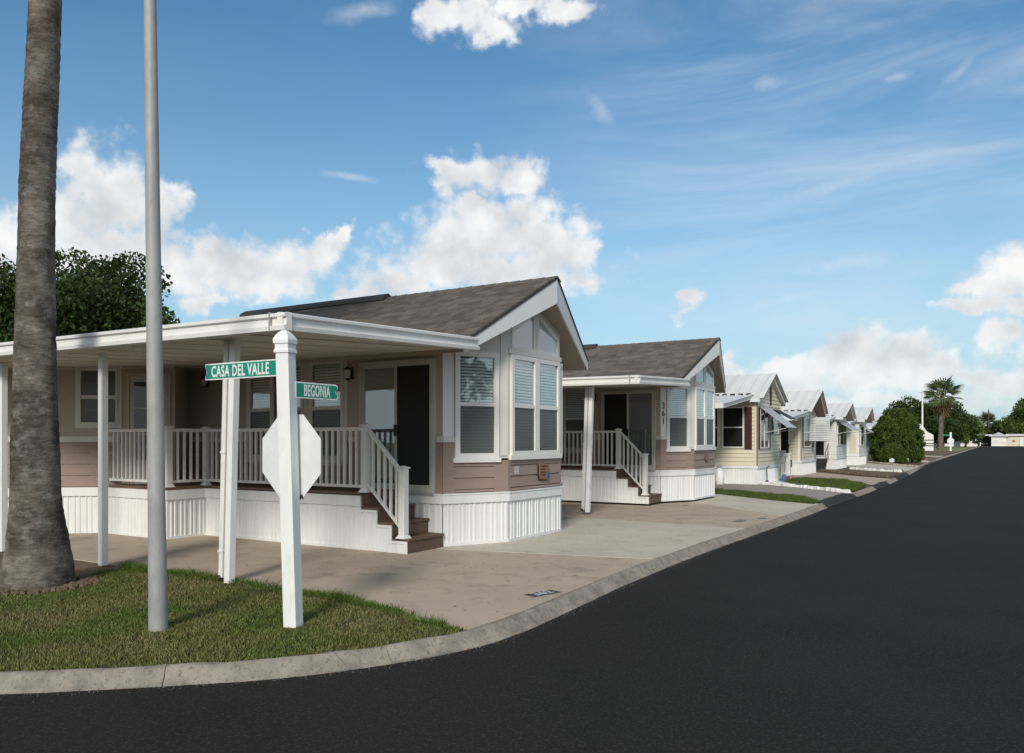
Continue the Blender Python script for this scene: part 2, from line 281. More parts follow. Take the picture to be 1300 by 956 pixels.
# ---------------------------------------------------------------- builders
ORG = {}
def link(name, data, parent=None):
    o = bpy.data.objects.new(name, data); COL.objects.link(o)
    if parent is not None:
        o.parent = parent; ORG[o.name] = ORG[parent.name]
    return o
def tag(o, label=None, cat=None, group=None, kind=None):
    for k, v in (('label', label), ('category', cat), ('group', group), ('kind', kind)):
        if v: o[k] = v
    return o
def thing(name, loc, label, cat, group=None):
    o = link(name, None); o.location = loc; o.empty_display_size = .3
    ORG[o.name] = Vector(loc)
    return tag(o, label, cat, group)
class MB:
    """collects faces in world coordinates; build() makes one mesh object"""
    def __init__(s): s.v = []; s.f = []
    def quadv(s, *pts):
        n = len(s.v); s.v += [tuple(p) for p in pts]; s.f.append(tuple(range(n, n + len(pts)))); return s
    def box(s, a, b, rot=0.0, piv=None):
        x0, y0, z0 = a; x1, y1, z1 = b
        P = [(x0, y0, z0), (x1, y0, z0), (x1, y1, z0), (x0, y1, z0), (x0, y0, z1), (x1, y0, z1), (x1, y1, z1), (x0, y1, z1)]
        if rot:
            px, py = piv or ((x0 + x1) / 2, (y0 + y1) / 2); c_, s_ = math.cos(rot), math.sin(rot)
            P = [(px + (x - px) * c_ - (y - py) * s_, py + (x - px) * s_ + (y - py) * c_, z) for x, y, z in P]
        n = len(s.v); s.v += P
        s.f += [tuple(n + i for i in q) for q in ((0, 3, 2, 1), (4, 5, 6, 7), (0, 1, 5, 4), (1, 2, 6, 5), (2, 3, 7, 6), (3, 0, 4, 7))]
        return s
    def prism(s, poly, h0, h1, up=None):
        """polygon (2D list) between two heights"""
        n = len(s.v); k = len(poly)
        s.v += [(x, y, h0) for x, y in poly] + [(x, y, h1) for x, y in poly]
        s.f.append(tuple(n + i for i in range(k))[::-1]); s.f.append(tuple(n + k + i for i in range(k)))
        for i in range(k): j = (i + 1) % k; s.f.append((n + i, n + j, n + k + j, n + k + i))
        return s
    def loft(s, A, B):
        """two equal rings of 3D points joined, ends capped"""
        n = len(s.v); k = len(A); s.v += [tuple(p) for p in A] + [tuple(p) for p in B]
        s.f.append(tuple(n + i for i in range(k))[::-1]); s.f.append(tuple(n + k + i for i in range(k)))
        for i in range(k): j = (i + 1) % k; s.f.append((n + i, n + j, n + k + j, n + k + i))
        return s
    def tube(s, pts, rad, k=10, cap=True):
        pts = [Vector(p) for p in pts]; n0 = len(s.v)
        rr = rad if isinstance(rad, (list, tuple)) else [rad] * len(pts)
        for i, p in enumerate(pts):
            d = (pts[min(i + 1, len(pts) - 1)] - pts[max(i - 1, 0)]).normalized()
            a = d.orthogonal().normalized() if abs(d.z) < .9 else Vector((1, 0, 0)) - d * d.x
            a.normalize(); b = d.cross(a)
            for j in range(k):
                t = 2 * math.pi * j / k; q = p + (a * math.cos(t) + b * math.sin(t)) * rr[i]; s.v.append(tuple(q))
        for i in range(len(pts) - 1):
            for j in range(k):
                a = n0 + i * k + j; b = n0 + i * k + (j + 1) % k; s.f.append((a, b, b + k, a + k))
        if cap:
            s.f.append(tuple(n0 + j for j in range(k))[::-1]); m = n0 + (len(pts) - 1) * k; s.f.append(tuple(m + j for j in range(k)))
        return s
    def mesh(s, name, material, org=(0, 0, 0), smooth=False, fix=True):
        me = bpy.data.meshes.new(name); o = Vector(org)
        me.from_pydata([(x - o.x, y - o.y, z - o.z) for x, y, z in s.v], [], s.f)
        if fix:
            bm = bmesh.new(); bm.from_mesh(me); bmesh.ops.recalc_face_normals(bm, faces=bm.faces); bm.to_mesh(me); bm.free()
        if smooth:
            for p in me.polygons: p.use_smooth = True
            try: me.set_sharp_from_angle(angle=R(40))
            except Exception: pass
        if material: me.materials.append(material)
        return me
    def build(s, name, material, parent=None, smooth=False, bevel=0.0, kind=None, label=None, fix=True):
        me = s.mesh(name, material, ORG[parent.name] if parent is not None else (0, 0, 0), smooth, fix)
        o = link(name, me, parent)
        if parent is None: ORG[o.name] = Vector((0, 0, 0))
        if bevel:
            bv = o.modifiers.new('bevel', 'BEVEL'); bv.width = bevel; bv.segments = 2; bv.limit_method = 'ANGLE'
        if kind: o['kind'] = kind
        if label: o['label'] = label
        return o
def inst(name, me, parent, loc):
    o = link(name, me, parent); o.location = Vector(loc) - ORG[parent.name]
    return o
def copy_tree(o, parent=None):
    c = o.copy(); COL.objects.link(c)
    if parent is not None: c.parent = parent
    for ch in o.children: copy_tree(ch, c)
    return c
class Wall:
    """a vertical plane from a to b; pt(t, z, off): t metres along, off outwards"""
    def __init__(s, a, b):
        s.a = Vector((a[0], a[1], 0)); d = Vector((b[0] - a[0], b[1] - a[1], 0)); s.L = d.length; s.d = d / s.L
        s.n = Vector((s.d.y, -s.d.x, 0))
    def pt(s, t, z, off=0.0): p = s.a + s.d * t + s.n * off; return (p.x, p.y, z)
    def slab(s, mb, t0, t1, z0, z1, o0, o1):
        A = [s.pt(t0, z0, o0), s.pt(t1, z0, o0), s.pt(t1, z1, o0), s.pt(t0, z1, o0)]
        B = [s.pt(t0, z0, o1), s.pt(t1, z0, o1), s.pt(t1, z1, o1), s.pt(t0, z1, o1)]
        mb.loft(A, B); return mb
    def ring(s, mb, t0, t1, z0, z1, wd, o0, o1, wb=None):
        wb = wd if wb is None else wb
        s.slab(mb, t0, t1, z0, z0 + wb, o0, o1); s.slab(mb, t0, t1, z1 - wd, z1, o0, o1)
        s.slab(mb, t0, t0 + wd, z0 + wb, z1 - wd, o0, o1); s.slab(mb, t1 - wd, t1, z0 + wb, z1 - wd, o0, o1); return mb
def window(parent, W, t0, t1, z0, z1, frame_mat, rail=None, blinds=True, wd=.07, trim=.0, grid=False, lower=None, upper=None, deep=.05, name='window'):
    """double-hung window: outer frame > two panes, meeting rail, blind"""
    mb = MB()
    if trim: W.ring(mb, t0 - trim, t1 + trim, z0 - trim, z1 + trim, trim, .004, .028)
    W.ring(mb, t0, t1, z0, z1, wd, .002, .05)
    o = mb.build(name, frame_mat, parent)
    a, b, c, d = t0 + wd, t1 - wd, z0 + wd, z1 - wd
    r = rail if rail else (c + d) / 2
    W.slab(MB(), a, b, r - .03, r + .03, .004, .042).build('meeting_rail', frame_mat, o)
    W.slab(MB(), a, b, r + .03, d, .012, .016).build('pane', upper or pane, o)
    W.slab(MB(), a, b, c, r - .03, .018, .022).build('pane', lower or pane_s, o, label='lower pane behind an insect screen')
    if grid:
        g = MB(); m = (a + b) / 2
        W.slab(g, m - .005, m + .005, c, d, .007, .011)
        W.slab(g, a, b, (r + d) / 2 - .005, (r + d) / 2 + .005, .0072, .0112)
        W.slab(g, a, b, (r + c) / 2 - .005, (r + c) / 2 + .005, .0072, .0112)
        g.build('grille', white, o)
    if blinds:
        bl = MB(); z = c + .02
        while z < d - .02:
            A = [W.pt(a, z, -.006), W.pt(b, z, -.006), W.pt(b, z + .035, -.022), W.pt(a, z + .035, -.022)]
            bl.quadv(*A); z += .05
        bo = bl.build('blind', blindm, o, kind='stuff', fix=False)
    W.slab(MB(), a, b, c, d, -.06, -.055).build('dark_backing', roomdk, o)
    return o
def skirting(parent, W, t0, t1, z0, z1, material, pitch=.2, off=0.0, name='skirting_panel'):
    """ribbed vinyl skirting: each panel has a broad flat and two narrow proud ribs"""
    n = max(1, round((t1 - t0) / pitch)); p = (t1 - t0) / n
    mb = MB(); prof = []
    for i in range(n):
        b = t0 + i * p
        prof += [(b, 0), (b + .34 * p, 0), (b + .38 * p, .014), (b + .50 * p, .014), (b + .54 * p, 0), (b + .72 * p, 0), (b + .76 * p, .014), (b + .92 * p, .014), (b + .96 * p, 0)]
    prof.append((t1, 0))
    for (ta, oa), (tb, ob) in zip(prof, prof[1:]):
        mb.quadv(W.pt(ta, z0, off + oa), W.pt(tb, z0, off + ob), W.pt(tb, z1, off + ob), W.pt(ta, z1, off + oa))
    return mb.build(name, material, parent, fix=False)
def planks(parent, W, t0, t1, zs, material, th=.018, gap=.010, name='siding_plank', lap=True):
    for za, zb in zip(zs, zs[1:]):
        A = [W.pt(t0, za + gap, 0), W.pt(t1, za + gap, 0), W.pt(t1, zb, 0), W.pt(t0, zb, 0)]
        o1 = th * 1.25; o2 = th * (.55 if lap else 1.25)
        B = [W.pt(t0, za + gap, o1), W.pt(t1, za + gap, o1), W.pt(t1, zb, o2), W.pt(t0, zb, o2)]
        MB().loft(A, B).build(name, material, parent)
def text_mesh(txt, size, material, name, sx=1.0, depth=.002, bold=0.0, space=1.0):
    cu = bpy.data.curves.new(name, 'FONT'); cu.body = txt; cu.size = size; cu.extrude = depth; cu.align_x = 'CENTER'; cu.align_y = 'CENTER'; cu.offset = bold; cu.space_character = space; cu.resolution_u = 3
    o = bpy.data.objects.new(name, cu); COL.objects.link(o)
    bpy.context.view_layer.update()
    me = bpy.data.meshes.new_from_object(o.evaluated_get(bpy.context.evaluated_depsgraph_get()))
    bpy.data.objects.remove(o); bpy.data.curves.remove(cu)
    for v in me.vertices: v.co.x *= sx
    me.materials.clear(); me.materials.append(material); me.name = name
    return me
def place(name, me, parent, origin, xdir, ydir, label=None):
    """put a flat mesh with its local x along xdir and y along ydir"""
    x = Vector(xdir).normalized(); y = Vector(ydir).normalized(); z = x.cross(y)
    M = Matrix((x, y, z)).transposed()
    me.transform(M.to_4x4()); o = inst(name, me, parent, origin)
    if label: o['label'] = label
    return o
def fast_mesh(name, V, F, material):
    me = bpy.data.meshes.new(name); V = np.asarray(V, np.float32); F = np.asarray(F, np.int32)
    me.vertices.add(len(V)); me.vertices.foreach_set('co', V.ravel())
    k = F.shape[1]; me.loops.add(F.size); me.loops.foreach_set('vertex_index', F.ravel())
    me.polygons.add(len(F)); me.polygons.foreach_set('loop_start', np.arange(0, F.size, k, dtype=np.int32)); me.polygons.foreach_set('loop_total', np.full(len(F), k, np.int32))
    me.update(calc_edges=True); me.materials.append(material)
    return me

# ================================================================ SETTING
def structure(mb, name, m, **k): return mb.build(name, m, None, kind='structure', **k)
def sheet(name, pts, z, m):
    mb = MB(); mb.quadv(*[(x, y, z) for x, y in pts]); return structure(mb, name, m)
# terrain to the horizon, then the road surface just above it
g = MB(); g.quadv((-2500, -1500, -.16), (2500, -1500, -.16), (2500, 3500, -.16), (-2500, 3500, -.16)); structure(g, 'ground', dirt)
sheet('road', [(-120, -9, ), (40, -9), (40, 2.0), (7.0, 2.2), (5.2, 5), (5.2, 252), (60, 252), (60, 258), (-90, 258), (-90, 252), (-5.4, 252), (-5.2, 90), (-4.2, 40), (-4.2, 20), (-4.2, 8), (-4.05, 6), (-4.4, 4.9), (-5.2, 3.9), (-6.2, 3.05), (-7.4, 2.35), (-8.7, 1.95), (-12, 1.75), (-120, 1.7)], -.1, asph)

# kerb path: along the cross street, round the corner, then up the street
INNER = [(-60, 1.55), (-40, 1.55), (-14, 1.58), (-10.5, 1.62), (-8.6, 1.80), (-7.3, 2.20), (-6.6, 2.55), (-6.05, 2.93), (-5.69, 3.23), (-5.34, 3.54), (-5.02, 3.84), (-4.74, 4.12), (-4.48, 4.46), (-4.24, 4.88), (-4.06, 5.28), (-3.94, 5.70), (-3.90, 6.15), (-3.91, 6.6), (-3.96, 7.4), (-4.06, 9.2), (-4.10, 12), (-4.06, 15), (-4.02, 18), (-4.0, 22), (-4.0, 40), (-4.9, 90), (-4.9, 251)]
def inx(y, d=0.0):
    """x of the kerb's inner edge at a given y on the street side"""
    P = [q for q in INNER if q[1] >= 5.2]; return float(np.interp(y, [q[1] for q in P], [q[0] for q in P])) - d
def catmull(P, n):
    out = []
    for i in range(1, len(P) - 2):
        a, b, c, d = [np.array(q) for q in P[i - 1:i + 3]]
        for k in range(n):
            t = k / n; out.append(tuple(.5 * (2 * b + (c - a) * t + (2 * a - 5 * b + 4 * c - d) * t * t + (3 * b - a - 3 * c + d) * t ** 3)))
    return out
kp = catmull(INNER, 8) + [INNER[-2], INNER[-1]]
kp = [Vector((x, y, 0)) for x, y in kp]
def resample(P, step):
    out = [P[0].copy()]; acc = 0
    for a, b in zip(P, P[1:]):
        L = (b - a).length; t = step - acc
        while t <= L:
            out.append(a + (b - a) * (t / L)); t += step
        acc = (acc + L) % step if L + acc >= step else acc + L
    return out
KP = resample(kp, .2)
PROF = [(.0, -.16), (.0, -.004), (.012, .008), (.045, .010), (.07, .002), (.095, -.022), (.125, -.056), (.155, -.080), (.19, -.097), (.19, -.16)]
def kerb_piece(i0, i1, grow=0.0, prof=PROF, jitter=.007, g0=.004, g1=.004):
    rows = []
    for i in range(i0, i1 + 1):
        p = KP[i]; d = (KP[min(i + 1, len(KP) - 1)] - KP[max(i - 1, 0)]).normalized(); n = Vector((d.y, -d.x, 0))
        q = p + d * (g0 if i == i0 else -g1 if i == i1 else 0)
        jz = [rnd.uniform(-jitter, jitter) for _ in prof]
        rows.append([q + n * u + Vector((0, 0, z + grow + (j if 0 < k < len(prof) - 1 else 0))) for k, ((u, z), j) in enumerate(zip(prof, jz))])
    mb = MB(); base = 0; k = len(prof)
    for r in rows: mb.v += [tuple(p) for p in r]
    for a in range(len(rows) - 1):
        for b in range(k - 1): mb.f.append((a * k + b, a * k + b + 1, (a + 1) * k + b + 1, (a + 1) * k + b))
    mb.f.append(tuple(range(k))); m = (len(rows) - 1) * k; mb.f.append(tuple(range(m, m + k))[::-1])
    return mb
kerb = link('kerb', None); kerb['kind'] = 'structure'; ORG['kerb'] = Vector((0, 0, 0))
i = 0; nk = 0
def kidx(y0):   # first index on the straight where y passes y0
    return next(i for i, p in enumerate(KP) if p.x > -6 and p.y >= y0 and p.y > 5)
far = kidx(46)
while i < far - 2:
    step = rnd.choice((5, 6, 7, 8, 8, 9, 10)) if KP[i].y < 26 else 12
    j = min(i + step, far)
    kerb_piece(i, j, rnd.uniform(-.004, .006), g0=rnd.choice((.002, .004, .008)), g1=.003).build('kerb_stone', kerbm, kerb, smooth=True, fix=False); i = j
far_k = []
for a in range(i, len(KP) - 1, 10): far_k.append(KP[a])
mb = MB()
for a in range(len(far_k) - 1):
    A = [far_k[a] + Vector((u, 0, z)) for u, z in PROF]; B = [far_k[a + 1] + Vector((u, -.02, z)) for u, z in PROF]; mb.loft(A, B)
o = mb.build('kerb_stone', kerbm, kerb, smooth=False); o['kind'] = 'stuff'
# opposite kerb, only its far end comes into view
mb = MB(); mb.loft([Vector((5.2 - u, 5, z)) for u, z in PROF], [Vector((5.2 - u, 251, z)) for u, z in PROF]); structure(mb, 'far_side_kerb', kerbm)
# thin dark speckled skins laid over the kerb at driveways
def kerb_patch(y0, y1, name='dark_kerb_skin', u0=-.08, u1=.24, edge=.05):
    a, b = kidx(y0), kidx(y1)
    rows = []
    for i in range(a, b + 1):
        e0 = u0 + rnd.uniform(-edge, edge); e1 = u1 + rnd.uniform(-edge, edge) * .5
        row = []
        for k in range(9):
            u = e0 + (e1 - e0) * k / 8
            z = np.interp(u, [p[0] for p in PROF[1:-1]], [p[1] for p in PROF[1:-1]]) + .014
            row.append((KP[i].x + u, KP[i].y, max(z, -.09)))
        rows.append(row)
    mb = MB()
    for r in rows: mb.v += r
    for x in range(len(rows) - 1):
        for k in range(8): mb.f.append((x * 9 + k, x * 9 + k + 1, x * 9 + k + 10, x * 9 + k + 9))
    return structure(mb, name, patchm)
kerb_patch(21.8, 26.4, u0=-.22, edge=.03)
kerb_patch(30.8, 34.8); kerb_patch(38.4, 44.5)

# lots: one bed of soil, concrete slabs above it
bed = MB()
edge_in = [(x - .01, y + .01) for x, y in INNER if -20 < x]
bed.prism([(-90, 1.57), (-14, 1.6)] + edge_in[1:] + [(-90, 251)], -.15, -.03)
structure(bed, 'lot_ground', dirt)
bed = MB(); bed.prism([(5.32, 5), (60, 5), (60, 250), (5.32, 250)], -.15, -.03); structure(bed, 'opposite_lot_ground', dirt)
drive = link('driveway', None); drive['kind'] = 'structure'; ORG['driveway'] = Vector((0, 0, 0))
def slab(pts, m, z=0.0, name='concrete_slab'):
    c = Vector((sum(p[0] for p in pts) / len(pts), sum(p[1] for p in pts) / len(pts)))
    q = []
    for p in pts:
        v = Vector(p) - c; q.append(tuple(c + v * (1 - .006 / max(v.length, .1) * 1.2)))
    return MB().prism(q, -.10, z).build(name, m, drive, bevel=.006)
KX = lambda y: (inx(y, .022), y)
def run(y0, y1): return [KX(y0 + (y1 - y0) * k / 6) for k in range(7)]
# tan carport slab of the nearest house, cut round the corner lawn
slab([(-24, 6.35), (-16, 6.3), (-10.4, 6.25), (-8.6, 6.2), (-7.3, 6.16), (-6.3, 6.12), (-5.2, 5.95), (-4.5, 5.78)] + run(5.75, 10.45) + [(-7.3, 9.72), (-7.55, 9.72), (-24, 9.72)], conc_t, .0)
slab([(-7.4, 9.72)] + run(10.46, 15.0) + [(-7.7, 15.25), (-7.7, 13.9)], conc_g, .002)
slab([(-24, 9.73), (-7.56, 9.73), (-7.71, 13.9), (-7.71, 15.25), (-24, 15.25)], conc_d, -.002)
slab([(-24, 15.26), (-7.7, 15.26)] + run(15.01, 17.9) + [(-7.2, 20.7), (-24, 20.7)], conc_t, 0.0)
slab([(-7.19, 20.71)] + run(17.92, 22.1) + [(-4.9, 22.9), (-6.2, 24.05), (-8.3, 25.0), (-24, 25.0), (-24, 20.71)], conc_g, .002)
slab([(-24, 26.2), (-8.2, 26.15), (-6.3, 25.15), (-4.95, 24.2)] + run(22.7, 26.6) + [(-5.95, 29.0), (-7.9, 30.6), (-9.5, 31.4), (-24, 31.4)], conc_d, 0.0)
slab([(-24, 36.4), (-7.4, 36.4), (-6.5, 36.2), (-5.5, 35.6), (-4.25, 32.6)] + run(32.0, 37.6) + [(-5.85, 39.9), (-8.1, 43.4), (-24, 43.4)], conc_t, 0.0)
slab([(-24, 52), (-8.2, 53.3), (-4.7, 49.6), (-4.3, 46.6), (-4.32, 54.0), (-6, 58), (-8.8, 64.6), (-24, 64.6)], conc_g, 0.0)
slab([(-24, 74), (-8, 74), (-4.8, 66), (-4.8, 72), (-8, 82), (-24, 82)], conc_g, 0.0)
slab([(-24, 92), (-8, 92), (-5.1, 88), (-5.1, 96), (-8, 100), (-24, 100)], conc_t, 0.0)
# cracks and joints in the near slab are thin dark fillets of dirt
# stencilled house number on the drive
me = MB().prism([(-.2, -.085), (.2, -.085), (.2, .085), (-.2, .085)], 0, .0015).mesh('paint_block', mat('stencil_black', (.035, .04, .045), (.07, .07, .07), 14, .8))
numb = thing('driveway_number', (-4.20, 7.48, .004), 'black stencilled block with pale house number painted on the tan driveway by the kerb', 'painted number')
place('paint_block', me, numb, (-4.20, 7.48, .004), (0.28, 1, 0), (-1, .28, 0))
place('painted_digits', text_mesh('362', .185, mat('faded_paint', (.42, .44, .44), (.30, .31, .31), 20, .8), 'painted_digits', .95, .0012, .006, 1.05), numb, (-4.20, 7.48, .0075), (.28, 1, 0), (-1, .28, 0))
numb2 = thing('driveway_number', (-4.55, 16.35, .004), 'small grey stencilled block painted on the second tan driveway slab near the kerb', 'painted number')
place('paint_block', MB().prism([(-.235, -.1), (.235, -.1), (.235, .1), (-.235, .1)], 0, .0015).mesh('paint_block', mat('worn_stencil', (.12, .13, .14), (.2, .19, .17), 12)), numb2, (-4.55, 16.35, .004), (0, 1, 0), (-1, 0, 0))
# small iron valve lids in the concrete
for (x, y, r_, lab) in ((-6.76, 19.4, .10, 'small round iron valve lid in the tan slab by the second house'), (-4.25, 17.0, .11, 'small dark iron lid in the concrete beside the kerb')):
    lid = thing('valve_lid', (x, y, .0), lab, 'valve lid')
    pts = [(x + r_ * math.cos(R(a)), y + r_ * math.sin(R(a))) for a in range(0, 360, 24)]
    MB().prism(pts, 0, .012).build('rim', metal, lid)
    MB().prism([(x + (p[0] - x) * .8, y + (p[1] - y) * .8) for p in pts], .012, .015).build('cover', black, lid)

# lawns: a soil sheet (structure) and blades of grass (stuff)
def inside(px, py, poly):
    r = np.zeros(len(px), bool); n = len(poly)
    for i in range(n):
        x1, y1 = poly[i]; x2, y2 = poly[(i + 1) % n]
        c = ((y1 > py) != (y2 > py)) & (px < (x2 - x1) * (py - y1) / (y2 - y1 + 1e-12) + x1); r ^= c
    return r
def grass(poly, dens, h0, h1, wid, material, name, z0=0.0, seed=1, bald=()):
    rg = np.random.default_rng(seed); P = np.array(poly)
    x0, y0 = P.min(0); x1, y1 = P.max(0); n = int((x1 - x0) * (y1 - y0) * dens)
    x = rg.uniform(x0, x1, n); y = rg.uniform(y0, y1, n); k = inside(x, y, poly)
    for bx, by, br in bald:
        d = np.hypot(x - bx, y - by); k &= (d > br * rg.uniform(.75, 1.35, n)) | (rg.random(n) < .06)
    # thin patches where the soil shows
    patch = np.sin(x * 2.3 + 1.1 * np.sin(y * 1.7)) * np.sin(y * 2.9 + 1.3 * np.sin(x * 2.1)) 
    k &= rg.random(n) < np.clip(.86 + .55 * patch, .32, 1)
    x = x[k]; y = y[k]; n = len(x)
    h = rg.uniform(h0, h1, n) * (1 + .35 * np.sin(x * 5.1) * np.sin(y * 4.3)); a = rg.uniform(0, 6.283, n); ln = rg.uniform(.3, 1.5, n) * h; b = rg.uniform(0, 6.283, n)
    wx = np.cos(a) * wid / 2; wy = np.sin(a) * wid / 2
    V = np.empty((n, 4, 3), np.float32)
    V[:, 0] = np.stack([x - wx, y - wy, np.full(n, z0 - .01)], 1); V[:, 1] = np.stack([x + wx, y + wy, np.full(n, z0 - .01)], 1)
    V[:, 2] = np.stack([x + wx * .3 + np.cos(b) * ln, y + wy * .3 + np.sin(b) * ln, z0 + h], 1)
    V[:, 3] = np.stack([x - wx * .3 + np.cos(b) * ln, y - wy * .3 + np.sin(b) * ln, z0 + h], 1)
    o = link(name, fast_mesh(name, V.reshape(-1, 3), np.arange(n * 4).reshape(-1, 4), material)); o['kind'] = 'stuff'
    return o
rimn = [(x + .012, y - .012) for x, y in INNER if -15 < x and y < 5.72]
corner = [(-24, 1.57)] + rimn + [(-4.13, 5.76), (-4.5, 5.80), (-5.2, 5.98), (-6.3, 6.14), (-7.3, 6.18), (-8.5, 6.24), (-9.3, 6.22), (-9.75, 5.9), (-9.5, 5.55), (-9.3, 5.3), (-10, 5.2), (-12, 5.4), (-24, 5.5)]
sheet('lawn', corner, -.008, soil)
sheet('bare_strip', [(-24, 5.4), (-12, 5.3), (-9.1, 5.1), (-9.6, 6.3), (-24, 6.4)], -.012, dirt)
near = [(-13.5, 1.6)] + corner[2:-2] + [(-13.5, 5.5)]
grass(near, 9500, .008, .026, .0065, grassm, 'grass', 0, 3, bald=((-9.4, 4.92, .62), (-6.24, 4.29, .10), (-5.36, 5.0, .10)))
edge = [(-9.9, 6.3), (-8.4, 6.33), (-7.3, 6.26), (-6.3, 6.22), (-5.2, 6.06), (-4.2, 5.76), (-4.2, 5.60), (-5.2, 5.9), (-6.3, 6.05), (-7.3, 6.1), (-8.4, 6.14), (-9.5, 6.0)]
grass(edge, 7000, .03, .075, .008, leafmat('lush_grass', (.075, .14, .02), (.12, .16, .03), .5, .3, 2), 'grass_edge', 0, 5)
lawnB = [(-12, 25.2), (-8.2, 25.05), (-6.15, 24.1), (-4.9, 23.0), (-4.02, 22.2), (-4.02, 22.7), (-4.95, 24.1), (-6.3, 25.05), (-8.2, 26.05), (-12, 26.1)]
lawnB = [(-12, 24.3), (-7.45, 24.2), (-5.52, 22.5), (-4.12, 21.6), (-4.08, 22.4), (-4.88, 24.0), (-6.16, 25.0), (-8.0, 26.0), (-12, 26.1)]
sheet('side_lawn', lawnB, .008, soil); grass(lawnB, 2600, .03, .07, .016, grassd, 'grass', .01, 8)
lawnC = [(-7.6, 33.2), (-7.69, 35.22), (-6.57, 35.9), (-5.57, 35.33), (-4.3, 32.31), (-4.08, 30.5), (-4.08, 27.1), (-5.95, 29.5)]
sheet('front_lawn', lawnC, .008, soil); grass(lawnC, 1300, .03, .075, .022, grassd, 'grass', .01, 9)
lawnD = [(-5.3, 140), (-5.3, 225), (-13, 225), (-13, 150)]
sheet('far_lawn', lawnD, -.005, mat('far_lawn_turf', (.19, .19, .06), (.15, .17, .05), .2, 1, .5, 5))
sheet('far_lawn', [(5.4, 120), (40, 120), (40, 240), (5.4, 240)], -.005, MATS['far_lawn_turf'])
# white stone edging and gravel in front of the cream house
def stones(name, pts, size, n, m, jit=.08, z=.0):
    mb = MB()
    P = [Vector((x, y, z)) for x, y in pts]; L = [(b - a).length for a, b in zip(P, P[1:])]; T = sum(L)
    for i in range(n):
        s = T * (i + .5) / n; k = 0
        while s > L[k]: s -= L[k]; k += 1
        c = P[k] + (P[k + 1] - P[k]) * (s / L[k]); r_ = size * rnd.uniform(.75, 1.2)
        c += Vector((rnd.uniform(-jit, jit), rnd.uniform(-jit, jit), r_ * .35)); rot = rnd.uniform(0, 6)
        ring = lambda f_, zz: [c + Vector((math.cos(rot + 1.2566 * q) * r_ * f_ * rnd.uniform(.8, 1.15), math.sin(rot + 1.2566 * q) * r_ * f_ * rnd.uniform(.8, 1.15), zz)) for q in range(5)]
        mb.loft(ring(1, -r_ * .4), ring(.7, r_ * .45))
    o = mb.build(name, m, None); o['kind'] = 'stuff'; return o
stones('white_stone_edging', [(-7.9, 30.75), (-5.93, 29.05), (-4.07, 26.85)], .11, 52, stonew, .03)
sheet('white_gravel_bed', [(-7.75, 31.0), (-6.0, 29.5), (-7.3, 33.4), (-7.6, 34.6), (-8.1, 34.6)], .006, stonew)
# planted beds by the third and fourth plots
beds = [[(-8.4, 46.0), (-5.9, 41.2), (-4.3, 38.9), (-4.2, 41.8), (-4.5, 45.5), (-6.1, 47.2), (-7.4, 49.3), (-8.4, 50.2)],
        [(-9.2, 61.0), (-8.1, 53.6), (-6.1, 48.6), (-4.7, 46.3), (-4.6, 49.2), (-6.5, 53.5), (-8.0, 58.5)],
        [(-10, 76), (-7.0, 67), (-4.7, 61.5), (-4.75, 66), (-6.0, 71), (-8.6, 80)],
        [(-9.5, 130), (-7, 104), (-5.25, 97), (-5.25, 139), (-8.5, 150)]]
for b_ in beds: sheet('gravel_bed', b_, -.004, mulch)
stones('pale_brick_edging', [(-7.4, 49.4), (-6.13, 47.37), (-4.46, 45.91)], .13, 34, stonew, .02)
stones('pale_brick_edging', [(-8.4, 46.0), (-5.9, 41.2), (-4.3, 39.0)], .10, 40, mulch, .02)
stones('pale_brick_edging', [(-8.44, 65.2), (-5.83, 58.1), (-4.3, 54.5)], .12, 44, mat('buff_bricks', (.42, .36, .26), (.36, .31, .22), 3, .9), .02)
stones('red_brick_edging', [(-7.2, 86), (-5.3, 74)], .2, 30, mat('red_bricks', (.26, .10, .07), (.2, .09, .07), 3, .9), .05)

# loose grit and leaf crumbs gathered along the gutter and on the near drive
rg = np.random.default_rng(77); gv = []; gf = []
for q in range(1000):
    k_ = rg.integers(158, 262); p = KP[k_]; d = (KP[k_ + 1] - KP[k_ - 1]).normalized(); n_ = Vector((d.y, -d.x, 0))
    c = p + d * rg.uniform(-.1, .1) + n_ * (.195 + abs(rg.normal(0, .05))); r_ = rg.uniform(.002, .0055); a_ = rg.uniform(0, 6)
    b0 = len(gv)
    for t_ in range(3): gv.append((c.x + r_ * math.cos(a_ + 2.1 * t_), c.y + r_ * math.sin(a_ + 2.1 * t_), -.099))
    gv.append((c.x, c.y, -.099 + r_)); gf += [(b0, b0 + 1, b0 + 3), (b0 + 1, b0 + 2, b0 + 3), (b0 + 2, b0, b0 + 3)]
o = link('gutter_grit', fast_mesh('gutter_grit', gv, gf, conc_d)); o['kind'] = 'stuff'
gv = []; gf = []
for q in range(900):
    x = rg.uniform(-9.5, -4.1); y = rg.uniform(6.3, 20); r_ = rg.uniform(.006, .022); a_ = rg.uniform(0, 6); b0 = len(gv)
    for t_, e_ in ((0, 1), (1.6, .5), (3.14, 1), (4.7, .5)): gv.append((x + r_ * e_ * math.cos(a_ + t_), y + r_ * e_ * math.sin(a_ + t_), .006 + rg.uniform(0, .008)))
    gf.append((b0, b0 + 1, b0 + 2, b0 + 3))
o = link('fallen_leaves', fast_mesh('fallen_leaves', gv, gf, palm_dry)); o['kind'] = 'stuff'

